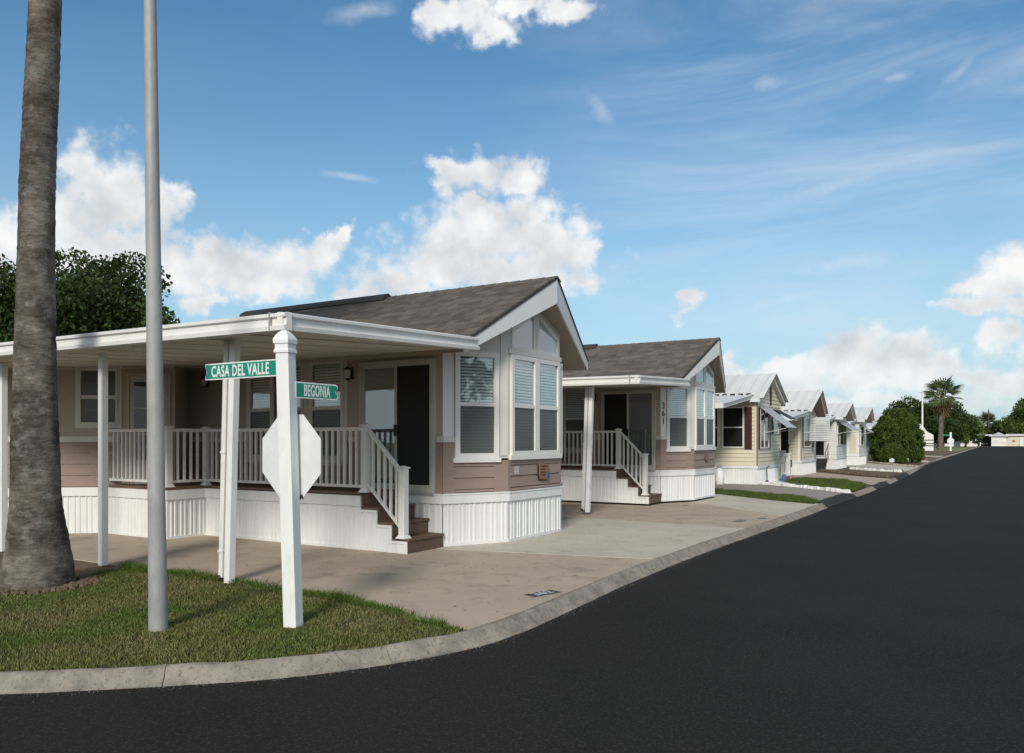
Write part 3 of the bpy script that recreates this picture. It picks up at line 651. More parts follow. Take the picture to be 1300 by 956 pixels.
# hairline cracks across the weathered kerb stones
cr = MB()
for q in range(46):
    k_ = rnd.randint(162, 268); p = KP[k_]; d = (KP[k_ + 1] - KP[k_ - 1]).normalized(); n_ = Vector((d.y, -d.x, 0)); sft = rnd.uniform(-.08, .08); w_ = rnd.uniform(.0012, .003)
    if q < 44: us = sorted(rnd.uniform(.01, .17) for _ in range(2)); us = [us[0], (us[0] + us[1]) / 2, us[1]]; sl_ = rnd.uniform(-2, 2)
    else: us = [.012, .08, .175]; sl_ = rnd.uniform(-.4, .4)
    row = []
    for u in us:
        c = p + n_ * u + d * (sft + sl_ * (u - us[0]) + rnd.uniform(-.012, .012)); z = float(np.interp(u, [a[0] for a in PROF[1:-1]], [a[1] for a in PROF[1:-1]])) + .0085
        row.append((c - d * w_ + Vector((0, 0, z)), c + d * w_ + Vector((0, 0, z))))
    for (a, b), (c, e) in zip(row, row[1:]): cr.quadv(a, b, e, c)
o = cr.build('kerb_cracks', drip, kerb, fix=False); o['kind'] = 'stuff'

# ================================================================ PARK MODEL HOUSES (first two)
H1 = thing('park_model_house', (-9.5, 11.5, 0), 'nearest beige and brown house with carport porch, plain trim beside its sliding door', 'house', 'park model houses along the street')
C0 = (-7.38, 9.97); C1 = (-6.83, 11.0); C2 = (-6.83, 12.8); C3 = (-7.38, 13.83)
BAYX = [(-12.74, 9.10), (-13.5, 9.97)]
WW = Wall((-14.1, 9.97), C0); WA = Wall(C0, C1); WB = Wall(C1, C2); WC = Wall(C2, C3); WN = Wall(C3, (-14.1, 13.83)); WK = Wall((-14.1, 13.83), (-14.1, 9.97))
RY, RZT, EL, ER = 11.9, 4.41, 9.60, 14.02          # ridge line, ridge height, eaves
def rz(y): return 4.41 - (abs(y - RY)) * .5725
def under(y): return 3.98 - abs(y - RY) * .448     # sloping soffit
foot = [(-14.1, 9.97), C0, C1, C2, C3, (-14.1, 13.83)]
# wall core above the floor line, up into the roof
core = MB(); n = len(foot)
ins = [(-14.05, 10.0), (-7.39, 10.0), (-6.86, 11.0), (-6.86, 11.9), (-6.86, 12.8), (-7.39, 13.8), (-14.05, 13.8)]
for (a, b) in zip(ins, ins[1:] + ins[:1]):
    core.quadv((*a, .64), (*b, .64), (*b, under(b[1]) + .02), (*a, under(a[1]) + .02))
core.build('wall', roomdk, H1)
def wall_skin(Wl, t0, t1, z0, ztop, m, name='wall_panel', holes=(), th=.0):
    """sheet of siding with rectangular openings; ztop(y) gives the top"""
    mb = MB(); cuts = sorted({t0, t1, *[h[0] for h in holes], *[h[1] for h in holes]} | ({(RY - Wl.a.y) / Wl.d.y} if abs(Wl.d.y) > .99 and t0 < (RY - Wl.a.y) / Wl.d.y < t1 else set()))
    for a, b in zip(cuts, cuts[1:]):
        mid = (a + b) / 2; hs = sorted([(h[2], h[3]) for h in holes if h[0] - 1e-6 < mid < h[1] + 1e-6])
        lo = z0
        za, zb = ztop(Wl.pt(a, 0)[1]), ztop(Wl.pt(b, 0)[1])
        for h in hs:
            if h[0] > lo: mb.quadv(Wl.pt(a, lo), Wl.pt(b, lo), Wl.pt(b, h[0]), Wl.pt(a, h[0]))
            lo = h[1]
        mb.quadv(Wl.pt(a, lo), Wl.pt(b, lo), Wl.pt(b, zb), Wl.pt(a, za))
    return mb.build(name, m, H1, fix=False)
# window and door openings (t along the wall, height)
tW = lambda x: x + 14.1
wins_W = [(tW(-11.77), tW(-11.13)), (tW(-11.02), tW(-10.36)), (tW(-10.2), tW(-9.42))]
DOOR = (tW(-9.06), tW(-7.50), .84, 2.93)
holes_W = [(a + .03, b - .03, 1.33, 3.00) for a, b in wins_W] + [(DOOR[0] + .03, DOOR[1] - .03, .86, 2.90)]
ceil_at = lambda y: 3.07
wall_skin(WW, 0, WW.L, 1.60, ceil_at, beige, holes=[(a, b, 1.60, d) if c < 1.6 else (a, b, c, d) for a, b, c, d in holes_W])
zs = [.82, 1.02, 1.22, 1.42, 1.62]
segs = [(0, wins_W[0][0]), (wins_W[0][0], wins_W[2][1]), (wins_W[2][1], DOOR[0] - .01), (DOOR[1] + .01, WW.L)]
for a, b in segs:
    z_ = zs if (a, b) != segs[1] else [.82, 1.02, 1.22]
    if b - a > .5: planks(H1, WW, a, b, z_, brown)
    else: WW.slab(MB(), a, b, .82, 1.62, 0, .018).build('corner_board', brown, H1)
WW.slab(MB(), wins_W[0][0], wins_W[2][1], 1.22, 1.62, -.004, .004).build('wall_panel', beige, H1)
for a, b in ((0, wins_W[0][0] - .09), (wins_W[2][1] + .09, DOOR[0] - .02), (DOOR[1] + .02, WW.L)):
    WW.slab(MB(), a, b, 1.62, 1.71, .0, .026).build('trim_rail', offw, H1)
WW.slab(MB(), 0, WW.L, 2.985, 3.07, .0, .03).build('trim_board', beige, H1)
for a, b in wins_W: window(H1, WW, a, b, 1.33, 3.0, offw, rail=2.20, wd=.055, trim=.075, grid=True, lower=pane_s)
# sliding glass door
d0, d1, z0, z1 = DOOR
mb = MB(); WW.ring(mb, d0, d1, z0, z1, .05, .0, .055, .06); dr = mb.build('sliding_door', doorfr, H1)
mid = (d0 + d1) / 2
mb = MB(); WW.ring(mb, d0 + .05, mid + .03, z0 + .06, z1 - .05, .055, .008, .03); mb.build('door_leaf', doorfr, dr)
mb = MB(); WW.ring(mb, mid - .02, d1 - .05, z0 + .06, z1 - .05, .045, .032, .05); mb.build('screen_leaf', doorfr, dr)
WW.slab(MB(), d0 + .1, mid - .02, z0 + .11, z1 - .1, .014, .019).build('pane', pane_d, dr)
WW.slab(MB(), mid + .02, d1 - .09, z0 + .1, z1 - .09, .036, .039).build('screen', glass('door_screen', (.034, .034, .034), .78, .4, .2, 1.45), dr, label='dark insect screen')
WW.slab(MB(), mid - .01, mid + .03, 1.72, 1.90, .05, .085).build('handle', black, dr)
mb = MB(); t = d0 + .08
while t < d1 - .1:
    mb.quadv(WW.pt(t, z0 + .1, -.05), WW.pt(t + .05, z0 + .1, -.075), WW.pt(t + .05, z1 - .1, -.075), WW.pt(t, z1 - .1, -.05))
    mb.quadv(WW.pt(t + .05, z0 + .1, -.075), WW.pt(t + .09, z0 + .1, -.05), WW.pt(t + .09, z1 - .1, -.05), WW.pt(t + .05, z1 - .1, -.075)); t += .09
o = mb.build('curtain', curt, dr, fix=False)
WW.slab(MB(), d0 + .05, d1 - .05, z0, z1, -.12, -.11).build('dark_backing', roomdk, dr)
WW.slab(MB(), d0 - .0, d1 + .0, z0 - .05, z0, .0, .07).build('sill', alum, dr)

# bay: faces A (angled, lit), B (front), C (hidden)
top_u = lambda y: under(y)
WinA = (.20, .985, 1.36, 3.06)
wall_skin(WA, 0, WA.L, 1.36, top_u, offw, holes=[(WinA[0] + .02, WinA[1] - .02, 1.36, 3.03)])
wall_skin(WC, 0, WC.L, 1.36, top_u, offw)
B0, B1, Bm = .07, WB.L - .07, WB.L / 2
wall_skin(WB, 0, WB.L, 1.36, top_u, offw, holes=[(B0 + .02, B1 - .02, 1.36, 3.04)])
WA.slab(MB(), .0, .185, 1.62, 3.12, .0, .02).build('corner_board', fasc, H1)
WA.slab(MB(), -.0, .195, 1.62, 1.71, .021, .032).build('trim_rail', offw, H1)
WA.slab(MB(), 1.03, WA.L, 1.40, 3.5, .0, .016).build('corner_board', offw, H1)
wA = window(H1, WA, *WinA, white, rail=2.22, wd=.085, trim=.0, grid=True)
WA.slab(MB(), WinA[0] - .03, WinA[1] + .03, 1.30, 1.37, .0, .06).build('sill', white, wA)
for a, b in ((B0, Bm), (Bm, B1)):
    wB = window(H1, WB, a + .002, b - .002, 1.40, 3.06, white, rail=2.22, wd=.075)
WB.slab(MB(), B0 - .05, B1 + .05, 1.33, 1.41, .0, .06).build('sill', white, wB)
window(H1, WC, .2, .985, 1.36, 3.06, white, rail=2.22, wd=.085)
# raking lights over the front windows
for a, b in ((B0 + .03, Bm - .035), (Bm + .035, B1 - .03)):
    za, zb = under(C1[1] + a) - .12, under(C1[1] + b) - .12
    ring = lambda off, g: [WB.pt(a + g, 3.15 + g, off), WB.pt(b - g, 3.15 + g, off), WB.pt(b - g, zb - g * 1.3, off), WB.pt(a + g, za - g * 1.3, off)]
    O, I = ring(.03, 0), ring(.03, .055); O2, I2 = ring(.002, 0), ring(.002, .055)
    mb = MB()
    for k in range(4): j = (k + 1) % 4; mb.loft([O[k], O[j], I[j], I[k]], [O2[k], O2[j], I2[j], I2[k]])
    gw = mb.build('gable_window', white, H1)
    mb = MB(); mb.quadv(*ring(.012, .05)); mb.build('pane', glass('gable_glass_sky_tint', (.40, .45, .47), .8, ior=2.3), gw, fix=False)  # pale diffuse film paints a bright sky reflection into the panes
WB.slab(MB(), .0, WB.L, 3.07, 3.15, .0, .036).build('trim_rail', offw, H1)
WB.slab(MB(), Bm - .035, Bm + .035, 3.15, under(RY) - .05, .0, .034).build('trim_board', offw, H1)
# brown dado under the bay windows
for Wl, L in ((WA, WA.L), (WB, WB.L), (WC, WC.L)):
    wl = .12 if Wl is WB else .22
    left = .20 if Wl is WA else .06 if Wl is WB else .06
    Wl.slab(MB(), 0, left, .82, 1.62 if Wl is WA else 1.36, .0, .018).build('corner_board', brown, H1)
    Wl.slab(MB(), L - (.25 if Wl is WA else .06), L, .82, 1.33, .0, .018).build('corner_board', brown, H1)
    planks(H1, Wl, left, L - (.25 if Wl is WA else .06), [.82, .87, 1.05, 1.23, 1.33] if Wl is WA else [.82, .875, 1.06, 1.24, 1.335], brown, lap=True)
planks(H1, WN, 0, WN.L, [.82, 1.02, 1.22, 1.42, 1.62], brown)
wall_skin(WN, 0, WN.L, 1.62, lambda y: 3.1, beige)
WK.slab(MB(), 0, WK.L, .8, 3.1, -.02, 0).build('wall_panel', beige, H1)
# skirting with its band
for Wl, a, b in ((WW, tW(-8.3), WW.L), (WA, 0, WA.L), (WB, 0, WB.L), (WC, 0, WC.L), (WN, 0, WN.L)):
    skirting(H1, Wl, a, b, .0, .67, skirtm, .21, .012)
    Wl.slab(MB(), a - .012, b + .012, .66, .815, .0, .045).build('skirting_band', skirtm, H1, bevel=.005)
    Wl.slab(MB(), a - .012, b + .012, .795, .822, .0451, .055).build('skirting_cap', skirtm, H1)
    Wl.slab(MB(), a, b, .0, .05, .013, .03).build('skirting_foot', skirtm, H1)

# roof: prow gable. rings of the solid between shingles and soffit
XF = {EL: -6.72, RY: -6.40, ER: -6.86}
xb = -14.15
def roofring(y, dz=0): return (XF[y], y, rz(y) + dz)
mb = MB()
for ya, yb in ((EL, RY), (RY, ER)):
    A = [(XF[ya] - .02, ya, rz(ya) - .03), (XF[yb] - .02, yb, rz(yb) - .03), (xb, yb, rz(yb) - .03), (xb, ya, rz(ya) - .03)]
    B = [(XF[ya] - .02, ya, under(ya)), (XF[yb] - .02, yb, under(yb)), (xb, yb, under(yb)), (xb, ya, under(ya))]
    mb.loft(A, B)
roof = mb.build('roof', soff, H1)
def shingles(y_e, y_r, xfe, xfr, name, z_up=0.0, x_back=xb):
    """courses of tabs, each butt standing proud of the course below"""
    mb = MB(); s = 1 if y_r > y_e else -1; run = abs(y_r - y_e); nc = int(run / .118); 
    for k in range(nc):
        ya = y_e + s * run * k / nc; yb = y_e + s * run * (k + 1) / nc + s * .015
        fa = k / nc; xa = xfe + (xfr - xfe) * fa
        x = xa + .012; first = True
        while x > x_back:
            L = rnd.choice((.13, .17, .22, .26, .31)); x2 = max(x - L, x_back)
            th = rnd.choice((.014, .018, .024)); z = rz(ya) + z_up; zt = rz(yb if abs(yb - RY) < abs(ya - RY) else ya) + z_up
            xs = xa + (xfr - xfe) / nc + .012 if first else x
            A = [(x, ya, z - .012), (x2, ya, z - .012), (x2, ya, z + th), (x, ya, z + th)]
            B = [(xs, yb, zt - .012), (x2, yb, zt - .012), (x2, yb, zt + .004), (xs, yb, zt + .004)]
            n_ = len(mb.v); mb.v += A + B
            mb.f += [(n_ + 3, n_ + 2, n_ + 6, n_ + 7), (n_, n_ + 1, n_ + 2, n_ + 3), (n_ + 1, n_ + 5, n_ + 6, n_ + 2), (n_, n_ + 3, n_ + 7, n_ + 4)]
            x = x2; first = False
    o = mb.build(name, shing, roof, fix=False); o['kind'] = 'stuff'; return o
shingles(EL, RY, XF[EL], XF[RY], 'shingle_course'); shingles(ER, RY, XF[ER], XF[RY], 'shingle_course')
# ridge caps one by one
xx = XF[RY] + .01; k = 0
capm = None
while xx > xb + .2:
    if capm is None:
        c = MB(); c.loft([(0, -.13, -.062), (0, 0, .018), (0, .13, -.062), (0, .13, -.075), (0, 0, .004), (0, -.13, -.075)], [(-.27, -.13, -.068), (-.27, 0, .008), (-.27, .13, -.068), (-.27, .13, -.08), (-.27, 0, -.004), (-.27, -.13, -.08)])
        capm = c.mesh('ridge_cap', shing)
    inst('ridge_cap', capm, roof, (xx, RY, rz(RY) + .012)); xx -= .25; k += 1
# raised ridge vent along the rear half, dark against the sky
rr = MB()
A = [(-10.1, RY - .16, rz(RY) - .055), (-10.1, RY - .15, rz(RY) + .0), (-10.1, RY, rz(RY) + .085), (-10.1, RY + .15, rz(RY) + .0), (-10.1, RY + .16, rz(RY) - .055)]
rr.loft(A, [(xb - .05, y, z) for x, y, z in A]); rr.build('ridge_vent', drip, roof)
# rake fascias: deep at the apex, shallow at the eaves
for ya, yb in ((EL, RY), (ER, RY)):
    d = .028
    A = [(XF[ya], ya, rz(ya) - .02), (XF[yb], yb, rz(yb) - .02), (XF[yb], yb, under(yb) - .01), (XF[ya], ya, under(ya) - .02)]
    B = [(x - d, y, z) for x, y, z in A]
    MB().loft(A, B).build('rake_fascia', fasc, H1)
    E_ = [(XF[ya] + .014, ya, rz(ya) - .025), (XF[yb] + .014, yb, rz(yb) - .025), (XF[yb] + .014, yb, rz(yb) + .022), (XF[ya] + .014, ya, rz(ya) + .022)]
    MB().loft(E_, [(x - .05, y, z) for x, y, z in E_]).build('drip_edge', drip, H1)
MB().box((xb, ER - .0, rz(ER) - .16), (XF[ER] - .03, ER + .03, rz(ER) - .01)).build('eave_fascia', fasc, H1)

# carport roof: pan ceiling, stepped gutter fascia, posts and downspouts
PX = {5.75: -6.28, 9.60: -6.52}
ct = lambda y: 2.79 + (y - 5.75) * .055
pr = MB()
A = [(-6.30, 5.78, 2.79), (-6.54, 9.60, ct(9.6)), (-18, 9.60, ct(9.6) + .06), (-18, 5.78, 2.87)]
pr.loft(A, [(x, y, z + .06) for x, y, z in A]); proof = pr.build('carport_roof', ceilm, H1)
pr = MB(); A = [(-7.3, 9.6, ct(9.6)), (-7.3, 9.98, ct(9.98)), (-18, 9.98, ct(9.98) + .06), (-18, 9.6, ct(9.6) + .06)]
pr.loft(A, [(x, y, z + .02) for x, y, z in A]); pr.build('ceiling_panel', ceilm, proof)
for k in range(16):   # joints of the roof pans
    x = -6.9 - .7 * k
    pr = MB(); pr.loft([(x, 5.85, ct(5.85) - .001), (x - .02, 5.85, ct(5.85) - .001), (x - .02, 9.5, ct(9.5) - .001), (x, 9.5, ct(9.5) - .001)], [(x, 5.85, ct(5.85) - .012), (x - .02, 5.85, ct(5.85) - .012), (x - .02, 9.5, ct(9.5) - .012), (x, 9.5, ct(9.5) - .012)]); pr.build('pan_joint', ceilm, proof)
gp = [(0, 0), (.10, 0), (.105, .045), (.075, .055), (.07, .13), (.10, .14), (.10, .17), (.06, .185), (0, .185)]
def gutter(p, q, n, m_, name):
    p, q, n = Vector(p), Vector(q), Vector(n)
    MB().loft([p + n * a + Vector((0, 0, b)) for a, b in gp], [q + n * a + Vector((0, 0, b)) for a, b in gp]).build(name, m_, proof, smooth=False)
gutter((-6.19, 5.78, 2.775), (-18, 5.78, 2.875), (0, -1, 0), white, 'gutter_fascia')
gutter((-6.30, 5.682, 2.773), (-6.54, 9.60, 2.96), (1, .06, 0), white, 'gutter_fascia')
MB().box((-6.42, 5.674, 2.768), (-6.40, 5.70, 2.965)).build('gutter_joint', metal, proof)
def post(x, y, lean, spout=True):
    t = 2.80
    MB().loft([(x - .045 + lean, y - .045, 0), (x + .045 + lean, y - .045, 0), (x + .045 + lean, y + .045, 0), (x - .045 + lean, y + .045, 0)], [(x - .045, y - .045, t), (x + .045, y - .045, t), (x + .045, y + .045, t), (x - .045, y + .045, t)]).build('porch_post', postwhite, H1, bevel=.006)
    if spout:
        x2 = x - .10
        sp_ = MB().loft([(x2 - .035 + lean, y - .05, .06), (x2 + .035 + lean, y - .05, .06), (x2 + .035 + lean, y + .02, .06), (x2 - .035 + lean, y + .02, .06)], [(x2 - .04, y - .05, t), (x2 + .03, y - .05, t), (x2 + .03, y + .02, t), (x2 - .04, y + .02, t)]).build('downspout', white, H1, bevel=.004)
        MB().tube([(x2 + lean, y - .02, .07), (x2 + lean - .03, y - .06, .05)], .03, 10).build('spout_outlet', black, sp_)
        for zz in (.35, 1.5, 2.5): MB().box((x2 - .05 + lean * (1 - zz / t), y - .056, zz), (x2 + .04 + lean * (1 - zz / t), y - .04, zz + .025)).build('strap', white, sp_)
post(-7.51, 6.15, -.10); post(-10.08, 6.13, .0, False); post(-12.62, 6.13, .0, False); post(-15.15, 6.13, .0, False)
# scalloped bracket under the carport corner
sc = MB()
for (cx, cz, r_) in ((-6.30, 2.70, .055), (-6.30, 2.60, .06)):
    pts = [(cx + r_ * math.cos(R(a)), cz + r_ * math.sin(R(a))) for a in range(0, 360, 24)]
    sc.loft([(x, 5.80, z) for x, z in pts], [(x, 5.83, z) for x, z in pts])
sc.build('scalloped_bracket', white, proof)

# rear octagonal addition under the carport: angled wall with window and door
P0 = (-15.9, 6.41); P1 = (-12.74, 9.10)
WX = Wall(P0, P1); WR = Wall(P1, (-13.5, 9.97))
tX = lambda x: (Vector((x, 6.41 + (x + 15.9) * (9.10 - 6.41) / (3.16), 0)) - WX.a).length
wx0, wx1 = tX(-13.97), tX(-13.47); dx0, dx1 = tX(-13.37), tX(-12.79)
def skinx(Wl, a, b, z0, z1, m): Wl.slab(MB(), a, b, z0, z1, -.03, 0).build('wall_panel', m, H1)
skinx(WX, 0, wx0, 1.62, 3.08, beige); skinx(WX, wx1, dx0, .82, 3.08, beige); skinx(WX, dx1, WX.L, .82, 3.08, beige)
skinx(WX, wx0, wx1, 1.62, 1.93, beige); skinx(WX, wx0, wx1, 2.93, 3.08, beige); skinx(WX, dx0, dx1, 2.86, 3.08, beige); skinx(WR, 0, WR.L, .82, 3.08, beige)
planks(H1, WX, 0, wx1 - .02, [.82, 1.02, 1.22, 1.42, 1.62], brown)
WX.slab(MB(), 0, wx1 - .02, 1.62, 1.72, .0, .024).build('trim_rail', offw, H1)
window(H1, WX, wx0, wx1, 1.93, 2.93, offw, rail=2.42, wd=.04, trim=.06, grid=True, blinds=False, upper=pane_s)
mb = MB(); WX.ring(mb, dx0, dx1, .84, 2.86, .06, .0, .04, .03); dd = mb.build('entry_door', beige, H1)
WX.slab(MB(), dx0 + .06, dx1 - .06, .87, 2.80, -.01, .012).build('door_leaf', doorfr, dd)
WX.slab(MB(), dx0 + .13, dx1 - .13, 1.3, 2.70, .0121, .016).build('pane', glass('door_light', (.05, .05, .05), .8, ior=1.5), dd)
for q in (1.76, 2.23): WX.slab(MB(), dx0 + .13, dx1 - .13, q - .01, q + .01, .0165, .022).build('grille', doorfr, dd)
skirting(H1, WX, 0, WX.L, 0, .67, skirtm, .2, .012); WX.slab(MB(), 0, WX.L, .66, .815, .0, .045).build('skirting_band', skirtm, H1)

# deck: jogged platform with skirting, boards, railing and steps
DXL, DXJ, DXR, DF, DJ = -13.55, -11.83, -8.22, 9.05, 8.30
mb = MB()
k = 0; y = DJ
while y < 9.95:
    y2 = min(y + .138, 9.96); x0 = DXL + .15 if y < 9.05 else -12.7; x1 = DXJ + .02 if y2 < DF - .02 else DXR + .02
    MB().box((x0, y + .003, .835), (x1, y2 - .003, .865 + rnd.uniform(-.001, .002))).build('deck_board', wood, H1, bevel=.003); y += .14
MB().box((DXL + .1, DJ - .012, .815), (DXJ + .022, DJ + .012, .862)).build('rim_board', wood, H1)
MB().box((DXJ - .0, DJ + .012, .815), (DXJ + .024, DF - .012, .862)).build('rim_board', wood, H1)
MB().box((DXJ - .0, DF - .012, .815), (DXR + .022, DF + .012, .862)).build('rim_board', wood, H1)
D1 = Wall((DXL, DJ), (DXJ, DJ)); D2 = Wall((DXJ, DJ), (DXJ, DF)); D3 = Wall((DXJ, DF), (DXR, DF))
for Wl in (D1, D2, D3):
    skirting(H1, Wl, 0, Wl.L, 0, .66, skirtm, .2, .0)
    Wl.slab(MB(), -.0 if Wl is not D3 else .03, Wl.L + (.03 if Wl is D1 else 0), .655, .815, -.01, .03).build('skirting_band', skirtm, H1, bevel=.004)
    Wl.slab(MB(), 0, Wl.L, .0, .04, .001, .018).build('skirting_foot', skirtm, H1)
# railings
bal = MB().box((-.018, -.018, 0), (.018, .018, .84)).mesh('baluster', white)
def rail_post(rail, x, y, z0, h, s=.055, capz=True):
    o = MB().box((x - s, y - s, z0), (x + s, y + s, z0 + h)).build('rail_post', white, rail, bevel=.006)
    MB().loft([(x - s - .03, y - s - .03, z0), (x + s + .03, y - s - .03, z0), (x + s + .03, y + s + .03, z0), (x - s - .03, y + s + .03, z0)], [(x - s - .004, y - s - .004, z0 + .045), (x + s + .004, y - s - .004, z0 + .045), (x + s + .004, y + s + .004, z0 + .045), (x - s - .004, y + s + .004, z0 + .045)]).build('post_foot', white, o)
    c = MB().box((x - s - .016, y - s - .016, z0 + h), (x + s + .016, y + s + .016, z0 + h + .022))
    c.loft([(x - s - .004, y - s - .004, z0 + h + .022), (x + s + .004, y - s - .004, z0 + h + .022), (x + s + .004, y + s + .004, z0 + h + .022), (x - s - .004, y + s + .004, z0 + h + .022)], [(x - .01, y - .01, z0 + h + .045), (x + .01, y - .01, z0 + h + .045), (x + .01, y + .01, z0 + h + .045), (x - .01, y + .01, z0 + h + .045)])
    c.build('post_cap', white, o)
    return o
def rail_run(rail, a, b, z=.865, pitch=.125):
    Wl = Wall(a, b)
    Wl.slab(MB(), 0, Wl.L, z + .93, z + .985, -.035, .035).build('top_rail', white, rail, bevel=.005)
    Wl.slab(MB(), 0, Wl.L, z + .065, z + .11, -.022, .022).build('bottom_rail', white, rail, bevel=.004)
    n = max(1, round(Wl.L / pitch)); 
    for i in range(1, n): inst('baluster', bal, rail, Wl.pt(Wl.L * i / n, z + .10))
yr = DF + .06; yj = DJ + .06; xj = DXJ - .06
for spec in (((DXL + .02, yj), (xj - .055, yj)), ((xj, yj + .055), (xj, yr - .045)), ((xj + .045, yr), (DXR - .02, yr))):
    rl = link('railing', None, H1); rail_run(rl, *spec)
rl0 = link('railing', None, H1)
rail_post(rl0, xj, yj, .865, 1.0); rail_post(rl0, xj, yr, .865, .99, .045); rail_post(rl0, DXR + .06 - .02, yr, .865, 1.0)
# stairs down towards the street
ST = [(-8.20, -7.90, .645), (-7.90, -7.62, .435), (-7.62, -7.33, .215)]
treads = MB()
for (xa, xb_, z) in ST:
    for j in range(2):
        y0_, y1_ = (DF + .012, 9.93)
        wdt = (xb_ - xa + .02) / 2
        MB().box((xa + j * wdt + .002, y0_, z - .035), (xa + (j + 1) * wdt - .002, y1_, z)).build('stair_tread', wood, H1, bevel=.003)
    MB().box((xb_ - .03, y0_ + .004, z - (.215 if z > .3 else .213)), (xb_ - .005, y1_ - .004, z - .036)).build('stair_riser', wood, H1)
MB().box((DXR - .0, DF + .016, .645), (DXR + .02, 9.92, .83)).build('stair_riser', wood, H1)
# stepped white stringer skirt
sk = MB(); xp = DXR
for (xa, xb_, z) in ST:
    D = Wall((xa - (.0 if xa != ST[0][0] else .02), DF), (xb_, DF)); skirting(H1, D, 0, D.L, 0, z - .036, skirtm, .2, .0)
    D.slab(MB(), 0, D.L + .004, z - .075, z - .036, .0, .02).build('stringer_cap', skirtm, H1)
    D.slab(MB(), D.L - .012, D.L + .006, 0 if z < .3 else z - .25, z - .076, .0, .018).build('stringer_edge', skirtm, H1)
rl = link('railing', None, H1)
xs0, zs0 = DXR + .11, .86; xs1 = -7.50
rail_post(rl, -7.45, yr, .215, 1.02)
def slope(dz, x): return .865 + dz + (x - xs0) * (-.60 / (xs1 - xs0))
for dz, hh, dd_ in ((.90, .055, .035), (.075, .05, .022)):
    A = [(xs0 - .02, yr - dd_, slope(dz, xs0 - .02)), (xs0 - .02, yr + dd_, slope(dz, xs0 - .02)), (xs0 - .02, yr + dd_, slope(dz, xs0 - .02) + hh), (xs0 - .02, yr - dd_, slope(dz, xs0 - .02) + hh)]
    B = [(xs1, y, slope(dz, xs1) + (hh if i in (2, 3) else 0)) for i, (x, y, z) in enumerate(A)]
    MB().loft(A, B).build('top_rail' if dz > .5 else 'bottom_rail', white, rl)
for i in range(1, 6):
    x = xs0 + (xs1 - xs0) * (i - .35) / 5.3
    MB().box((x - .018, yr - .018, slope(.1, x)), (x + .018, yr + .018, slope(.91, x))).build('baluster', white, rl)
# wall lanterns
def lantern(x, y, z, parent):
    o = MB().box((x - .05, y - .02, z - .11), (x + .05, y - .001, z + .09)).build('wall_lantern', black, parent, bevel=.006)
    MB().tube([(x, y - .02, z - .06), (x, y - .09, z - .05), (x, y - .10, z + .02)], .012, 8).build('bracket', black, o)
    MB().tube([(x, y - .10, z - .10), (x, y - .10, z + .04)], [.045, .06], 8).build('lamp_shade', lampg, o)
    MB().tube([(x, y - .10, z + .04), (x, y - .10, z + .075), (x, y - .10, z + .10)], [.072, .04, .01], 8).build('lamp_cap', black, o)
    MB().tube([(x, y - .10, z - .13), (x, y - .10, z - .10)], [.02, .05], 8).build('lamp_foot', black, o)
lantern(-9.27, 9.97, 2.78, H1); lantern(-12.95, 9.97, 2.78, H1)
# ------------------------------------------------ second house: a copy one plot further on
H2 = copy_tree(H1)
H2.location = Vector(H1.location) + Vector((-.20, 9.80, .05))
for ch in [c for c in H2.children_recursive if c.name.startswith('scalloped_bracket')]: bpy.data.objects.remove(ch)
sd = next(c for c in H2.children if c.name.startswith('sliding_door'))
for ch in sd.children:
    if ch.name.startswith('pane'): ch.location.x += .70
    if ch.name.startswith('screen') and not ch.name.startswith('screen_leaf'): ch.location.x -= .70
H2['label'] = 'second beige and brown house with black number 361 beside its sliding door'
ORG[H2.name] = Vector(H2.location)
OFF = Vector((-.20, 9.80, .05))
for j, ch in enumerate('361'):
    p = Vector(WA.pt(.09, 2.50 - j * .20, .024)) + OFF
    place('house_number', text_mesh(ch, .23, black, 'house_number', .9, .004, .004), H2, p, WA.d, (0, 0, 1))
# plaques and vent on the front of the two houses
def plaque(parent, off, t, z, s, wr):
    p = lambda dt, dz, o_: Vector(WB.pt(t + dt * s, z + dz * s, o_)) + off
    shape = [(-.20, .16), (-.05, .17), (.10, .15), (.19, .13), (.18, .02), (.21, -.06), (.16, -.17), (-.02, -.165), (-.17, -.15), (-.19, .0)]
    o = MB().loft([p(a, b, .03) for a, b in shape], [p(a, b, .055) for a, b in shape]).build('name_plaque', plaqm, parent)
    MB().loft([p(a - .03, b - .022, .026) for a, b in shape], [p(a - .03, b - .022, .040) for a, b in shape]).build('plaque_back', black, o)
    if wr:
        rows = ((-.12, .10, .22, .09), (-.14, .10, .17, .03), (-.14, .05, .2, -.03), (-.13, .02, .15, -.09))
        for i, (a, b, c_, d_) in enumerate(rows):
            x = a
            while x < a + c_:
                q = rnd.uniform(.018, .03); MB().loft([p(x, d_, .0551), p(x + q, d_ + .004, .0551), p(x + q, d_ + .03, .0551), p(x, d_ + .026, .0551)], [p(x, d_, .058), p(x + q, d_ + .004, .058), p(x + q, d_ + .03, .058), p(x, d_ + .026, .058)]).build('carved_letter', drip, o); x += q + .012
        MB().loft([p(.08, -.15, .0552), p(.17, -.15, .0552), p(.19, -.03, .0552), p(.12, .0, .0552)], [p(.08, -.15, .066), p(.17, -.15, .066), p(.19, -.03, .066), p(.12, .0, .066)]).build('blue_figure', blue, o)
plaque(H1, Vector((0, 0, 0)), 1.13, 1.11, .86, True)
plaque(H2, OFF, 1.0, 1.12, .55, False)
v = link('wall_vent', MB().mesh('wall_vent', None), H1)
vm = MB()
for j in range(5): WB.slab(vm, .19 + j * .028, .19 + j * .028 + .016, 1.09, 1.22, .018, .03)
v.data = vm.mesh('wall_vent', tingrey, ORG[H1.name])

